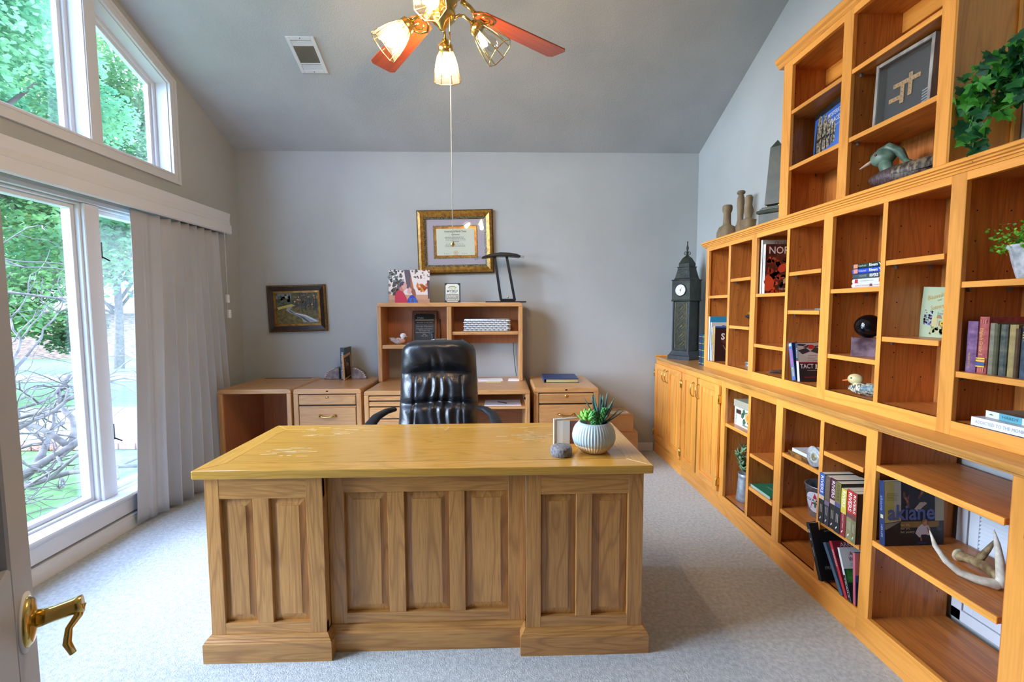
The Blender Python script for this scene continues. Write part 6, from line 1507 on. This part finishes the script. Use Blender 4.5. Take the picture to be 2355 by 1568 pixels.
for x0, x1, z0, z1, m_, nm in ((-.050, .050, .002, .020, pm('#dcdcea'), 'logo_band'), (-.013, .013, -.010, -.002, pm('#2f7a4c'), 'logo_letter'), (-.0035, .0035, -.028, -.002, pm('#2f7a4c'), 'logo_letter')):
    q = MB(); q.grid(lambda u, v: bpt(x0+(x1-x0)*u, z0+(z1-z0)*v, 4), 12, 2).build(nm, m_, t, world=False, recalc=False)
for k, ch in enumerate('TEXACO'):
    x = -.040+k*.016; p = bpt(-x*1, .011, 5); a = math.atan2(p.y, p.x); F_ = Face(t, p-Vector((0, 0, 0)), (-math.sin(a)*-1, math.cos(a)*-1, 0), (0, 0, 1)); F_.text(ch, 0, 0, .019, INK, 1, bold=.0004)
MB().tube([(bk(.15)*math.cos(a_), bk(.15)*math.sin(a_), .155-.05*math.sin(a_ if a_ < PI else 0)) for a_ in [PI*i/12 for i in range(13)]], .0016, 6).build('bail_handle', MATS['brushed_steel'], t, world=False)
# row of paperbacks
riv = [(.032, '#2f5fb8', '#2c2d30', 'RIVERS', '#f0f0f0', .44, 'paperback with a blue-topped spine, first in the novel row', ''), (.031, '#6b5c4c', '#3c3c44', 'RIVERS', '#7d6c5a', .5, 'paperback with a brown landscape spine, second in the novel row', ''), (.034, '#5c2034', '#33302e', 'RIVERS', '#f0f0f0', .42, 'paperback with a maroon-topped spine in the novel row', ''),
       (.033, '#7d743c', '#262c34', 'RIVERS', '#5c5628', .40, 'paperback with an olive-topped spine in the novel row', ''), (.030, '#d8cc4c', '#8d2c34', 'RIVERS', '#f4f0e0', .42, 'paperback with a yellow-topped red spine in the novel row', 'THE SCARLET THREAD'), (.033, '#c4382c', '#8f8a60', 'RIVERS', '#f0f0f0', .46, 'paperback with a red-topped sage spine in the novel row', ''), (.024, '#a83028', '#7d7a54', 'RIVERS', '#f0e4d0', .46, 'slim red and sage paperback at the end of the novel row', '')]
y = 2.0105
hs = (.236, .232, .234, .230, .214, .222, .222)
for i, (th, c1, c2, tt, tc_, fr_, lab, sub) in enumerate(riv):
    y -= th+.0006
    t, f, s = book('novel', lab, (1.507+.002*(i % 3), y, .392), (0, 0, 0), .14, th, hs[i], '#2c2624', c2, hard=False, group=None)
    h = hs[i]; s.rect(0, -th, h*fr_, 0, pm(c1), 1); s.rect(h*fr_, -th, h*fr_+.02, 0, pm(('#d8c4a4', '#7d6c84', '#c9b8a4', '#5c5a8a', '#d8c040', '#6d4a4c', '#6d4a3c')[i]), 1)
    s.text(tt, h*fr_*.5, -th/2, th*.72, pm(tc_), 3, fit=h*fr_*.80, shear=.0, bold=.0004)
    if i == 4: s.text(sub, h*.66, -th/2, .010, pm('#e8d8c8'), fit=.075)
    else: lines_of_text(s, h*.62, h*.80, -th*.40, 2, th*.26, pm('#b9b4a4'), 3, .45, .1)
    s.poly([(h-.030, -th*.5), (h-.026, -th*.4), (h-.014, -th*.62), (h-.018, -th*.72)], pm('#e4e6e6'), 3); s.done('spine_print')
# leaning picture books
t, f, s = book('picture_book', 'large black book leaning out against the divider under the novels', (1.494, 1.950, .127), (Rx(-16), Rx(-5), 0), .215, .022, .258, '#17171c', '#20242c')
f.text('FAITH AND FIRE', .10, .215, .012, pm('#a8acb0'), fit=.075); f.text('FRITZ', .055, .055, .02, pm('#b0b4b8'), fit=.05); f.done(); s.rect(.03, -.016, .045, -.008, pm('#c9ced4')); s.rect(.07, -.015, .08, -.009, pm('#c9ced4')); s.rect(.11, -.015, .15, -.009, pm('#9aa2aa')); s.done('spine_print')
t, f, s = book('hardcover_book', 'plain slate blue hardcover leaning behind the red book', (1.512, 1.846, .130), (Rx(-33), 0, 0), .17, .018, .215, '#3f4c5c', '#4c6278')
t, f, s = book('picture_book', 'red-topped book with white capitals leaning in the bottom shelf', (1.516, 1.824, .128), (Rx(-28), 0, 0), .20, .015, .232, '#7a1f2c', '#c42f3c')
f.rect(0, .16, .2, .19, pm('#5a1824'), 1); f.text('ARKANSAS', .10, .215, .026, pm('#e4d8d8'), fit=.13); f.text('Intimate Portraits of Wild', .11, .188, .011, pm('#d8c4c4'), fit=.15); f.done(); s.text('ARKANSAS', .07, -.0075, .012, pm('#e8d8d8'), fit=.07)
t, f, s = book('picture_book', 'white-topped trail book with a green forest photo leaning in the bottom shelf', (1.518, 1.806, .126), (Rx(-22), 0, 0), .19, .012, .215, '#d8d8d4', '#d8dcdc')
f.rect(0, 0, .19, .13, pm('#1c2420'), 1); f.rect(.004, .075, .19, .128, mat('forest_print', '#1f5a24', '#4a9a3c', rough=.5, scale=60), 2); f.text('A', .045, .19, .024, pm('#b83048')); f.text('WALK', .06, .168, .024, pm('#b83048'), fit=.06); lines_of_text(f, .03, .10, .148, 2, .008, pm('#9a9a9a'), 3, .3); f.done(); s.rect(.11, -.012, .215, 0, pm('#1f3228')); s.text('TRAILS', .16, -.006, .009, pm('#dfe4e0'), fit=.08); s.done('spine_print')
t, f, s = book('picture_book', 'pink and blue sunset book standing upright at the end of the bottom shelf', (1.524, 1.790, .120), (Rx(-4), 0, 0), .19, .012, .225, '#1c2c5c', '#c9687a')
f.rect(0, .125, .19, .225, pm('#d8807a'), 1); f.rect(0, .10, .19, .13, pm('#3c4f9a'), 2); f.text('OUACHITA', .085, .20, .024, pm('#f0e8e0'), fit=.125, bold=.0005); lines_of_text(f, .03, .09, .045, 3, .008, pm('#aab2cc'), 3, .3); f.rect(.028, .018, .034, .026, WHITE, 3); f.rect(.038, .018, .044, .026, WHITE, 3); f.done()
# wide bay: art biography + antler
t, f, s = book('art_biography', 'square art book with a purple title and two hands on black, in the wide bay', (1.527, 1.668, .452), (Rx(-4), 0, Rx(1)), .246, .024, .258, '#15161c', '#23345c')
S_ = .246/1050
def A_(x, y): return ((x-200)*S_, (1430-y)*.258/1240)
f.poly([A_(200, 990), A_(490, 950), A_(490, 195), A_(200, 195)], mat('ochre_wall_print', '#b5a83c', '#c9c078', rough=.5, scale=10)); f.rect(*A_(365, 930), *A_(490, 195), pm('#b9bcae'), 2); f.rect(*A_(490, 960), *A_(1090, 195), pm('#12121e'), 2); f.rect(*A_(1090, 960), *A_(1250, 195), pm('#a9a488'), 2)
f.poly([A_(200, 1000), A_(480, 960), A_(230, 1110), A_(200, 1110)], pm('#8a8270'), 3); f.rect(*A_(480, 1080), *A_(1160, 965), pm('#8d6a28'), 3)
SK = pm('#a85f44'); SK2 = pm('#6d3a2c')
f.poly([A_(520, 400), A_(550, 390), A_(570, 480), A_(600, 500), A_(625, 450), A_(640, 470), A_(625, 560), A_(640, 700), A_(600, 700), A_(570, 580), A_(520, 490)], SK2, 4); f.poly([A_(540, 500), A_(575, 510), A_(620, 600), A_(600, 600)], SK, 5)
f.poly([A_(840, 360), A_(890, 370), A_(890, 420), A_(850, 480), A_(800, 540), A_(780, 520), A_(820, 430)], SK2, 4); f.poly([A_(850, 390), A_(880, 400), A_(850, 460), A_(830, 450)], SK, 5)
f.poly([A_(720, 720), A_(820, 600), A_(900, 590), A_(950, 620), A_(860, 700), A_(780, 790)], pm('#b9a898'), 5); f.poly([A_(860, 595), A_(890, 590), A_(880, 610)], pm('#b83030'), 6)
f.text('akiane', *A_(665, 800), .085, pm('#5060a0'), 7, bold=.0018, fit=.195)
for k, s_ in enumerate(('her life,', 'her art,', 'her poetry')): f.text(s_, A_(470, 0)[0], A_(0, 1025+68*k)[1], .0135, pm('#c9b888'), 7, 'LEFT')
lines_of_text(f, A_(235, 0)[0], A_(440, 0)[0], A_(0, 430)[1], 5, .0065, pm('#8d8a4c'), 4, .3)
f.poly([A_(735, 1190), A_(780, 1080), A_(850, 1020), A_(960, 1040), A_(1000, 1110), A_(990, 1240), A_(950, 1230), A_(930, 1220), A_(840, 1220), A_(830, 1270), A_(800, 1270)], pm('#c9c4cc'), 5); f.poly([A_(865, 1040), A_(860, 940), A_(900, 910), A_(945, 950), A_(940, 1040), A_(900, 1060)], pm('#b87a54'), 6); f.poly([A_(860, 990), A_(855, 940), A_(895, 905), A_(945, 940), A_(920, 950)], pm('#8d6a34'), 7)
f.poly([A_(940, 1060), A_(970, 1120), A_(985, 1180), A_(960, 1190), A_(940, 1100)], pm('#b87a54'), 7); f.poly([A_(820, 1270), A_(840, 1270), A_(850, 1340), A_(830, 1340)], pm('#b87a54'), 7); f.blob(A_(1180, 1110)[0]-.004, A_(0, 1110)[1], .014, pm('#4a5058'), 4); f.poly([A_(760, 1390), A_(780, 1360), A_(940, 1370), A_(930, 1395)], pm('#2c3470'), 4); f.done()
s.text('akiane', .09, -.012, .018, pm('#8d96c4'), fit=.06); s.rect(.135, -.018, .15, -.006, pm('#c9b888')); s.text('HER LIFE', .20, -.012, .010, pm('#b9bcc4'), fit=.05); s.done('spine_print')
t = thing('deer_antler', 'pale deer antler with curved tines and a brown burr on the wide shelf', 'antler', (1.65, 1.43, .452))
AP = mat('antler_pale', '#b9b09a', '#d8d2c0', rough=.5, scale=40, stretch=(1, 1, 1)); AB = mat('antler_brown', '#6d5636', '#a08a60', rough=.65, scale=50, bump=.6, bscale=70)
MB().tube([(1.695, 1.412, .474), (1.690, 1.398, .470), (1.663, 1.390, .470), (1.628, 1.420, .470), (1.592, 1.445, .482), (1.564, 1.465, .511), (1.542, 1.485, .556), (1.534, 1.50, .604)], [.015, .0165, .0165, .0135, .012, .0105, .008, .0015], 12).build('main_beam', AP, t)
MB().tube([(1.672, 1.388, .468), (1.675, 1.385, .492), (1.671, 1.39, .552), (1.668, 1.40, .607), (1.665, 1.41, .651)], [.015, .014, .012, .0085, .0015], 12).build('tine', AP, t)
MB().tube([(1.715, 1.562, .472), (1.718, 1.545, .476), (1.722, 1.515, .478), (1.717, 1.47, .482), (1.700, 1.42, .480), (1.690, 1.398, .472)], [.020, .0165, .0165, .017, .0165, .015], 12).build('brown_beam', AB, t)
MB().lathe([(.012, -.004), (.022, -.004), (.024, 0), (.021, .006), (.012, .006)], 18, mod=lambda a, z: 1+.08*math.sin(9*a)).xf(Matrix.Translation((1.715, 1.562, .474)) @ Matrix.Rotation(PI/2, 4, 'X')).build('burr', mat('antler_burr', '#a89a7c', '#c9bda0', rough=.7, scale=60), t)
MB().tube([(1.725, 1.505, .482), (1.743, 1.49, .535), (1.757, 1.48, .577)], [.013, .009, .003], 10).build('brow_tine', AB, t)
# ------------------------------------------------------------------ book and deer print between the bookends
t, f, s = book('hardcover_book', 'grey-blue hardcover with white spine capitals between the stone bookends', (-1.408, 4.045, ZK), (0, 0, PI/2), .19, .036, .295, '#3c4a54', '#22303c')
s.text('HARLEY DAVIDSON', .16, -.018, .026, pm('#d8dcd8'), fit=.235, bold=.0005)
t = thing('deer_picture', 'small deer print in a light wood frame leaning on the hardcover', 'picture', (-1.402, 4.028, ZK), (0, Rx(-6), PI/2))
fw, fh = .185, .225
LW = wood('pale_frame', '#c99a66', '#9a6a3c', 'z')
MB().box(0, .014, 0, .016, 0, fh).box(fw-.008, fw, 0, .016, 0, fh).box(.014, fw-.008, 0, .016, 0, .012).box(.014, fw-.008, 0, .016, fh-.022, fh).build('frame', LW, t, .0015, world=False)
MB().box(.012, fw-.006, .004, .012, .010, fh-.018).build('backing', pm('#23282f'), t, world=False)
f = Face(t, (0, .0035, 0), (1, 0, 0), (0, 0, 1))
DB = pm('#8a6a4a'); f.poly([(.04, .19), (.05, .195), (.06, .165), (.10, .160), (.112, .172), (.118, .165), (.105, .148), (.125, .138), (.15, .11), (.16, .02), (.07, .02), (.075, .07), (.06, .10), (.055, .13), (.045, .165)], pm('#5a4030'), 1)
f.poly([(.075, .15), (.10, .15), (.13, .13), (.125, .11), (.085, .12)], pm('#a8743c'), 2); f.poly([(.042, .19), (.05, .193), (.058, .165), (.05, .16)], pm('#b89a84'), 2); f.poly([(.055, .155), (.065, .15), (.072, .08), (.06, .10)], pm('#9a8a78'), 2); f.done('deer_print')
flush_texts()
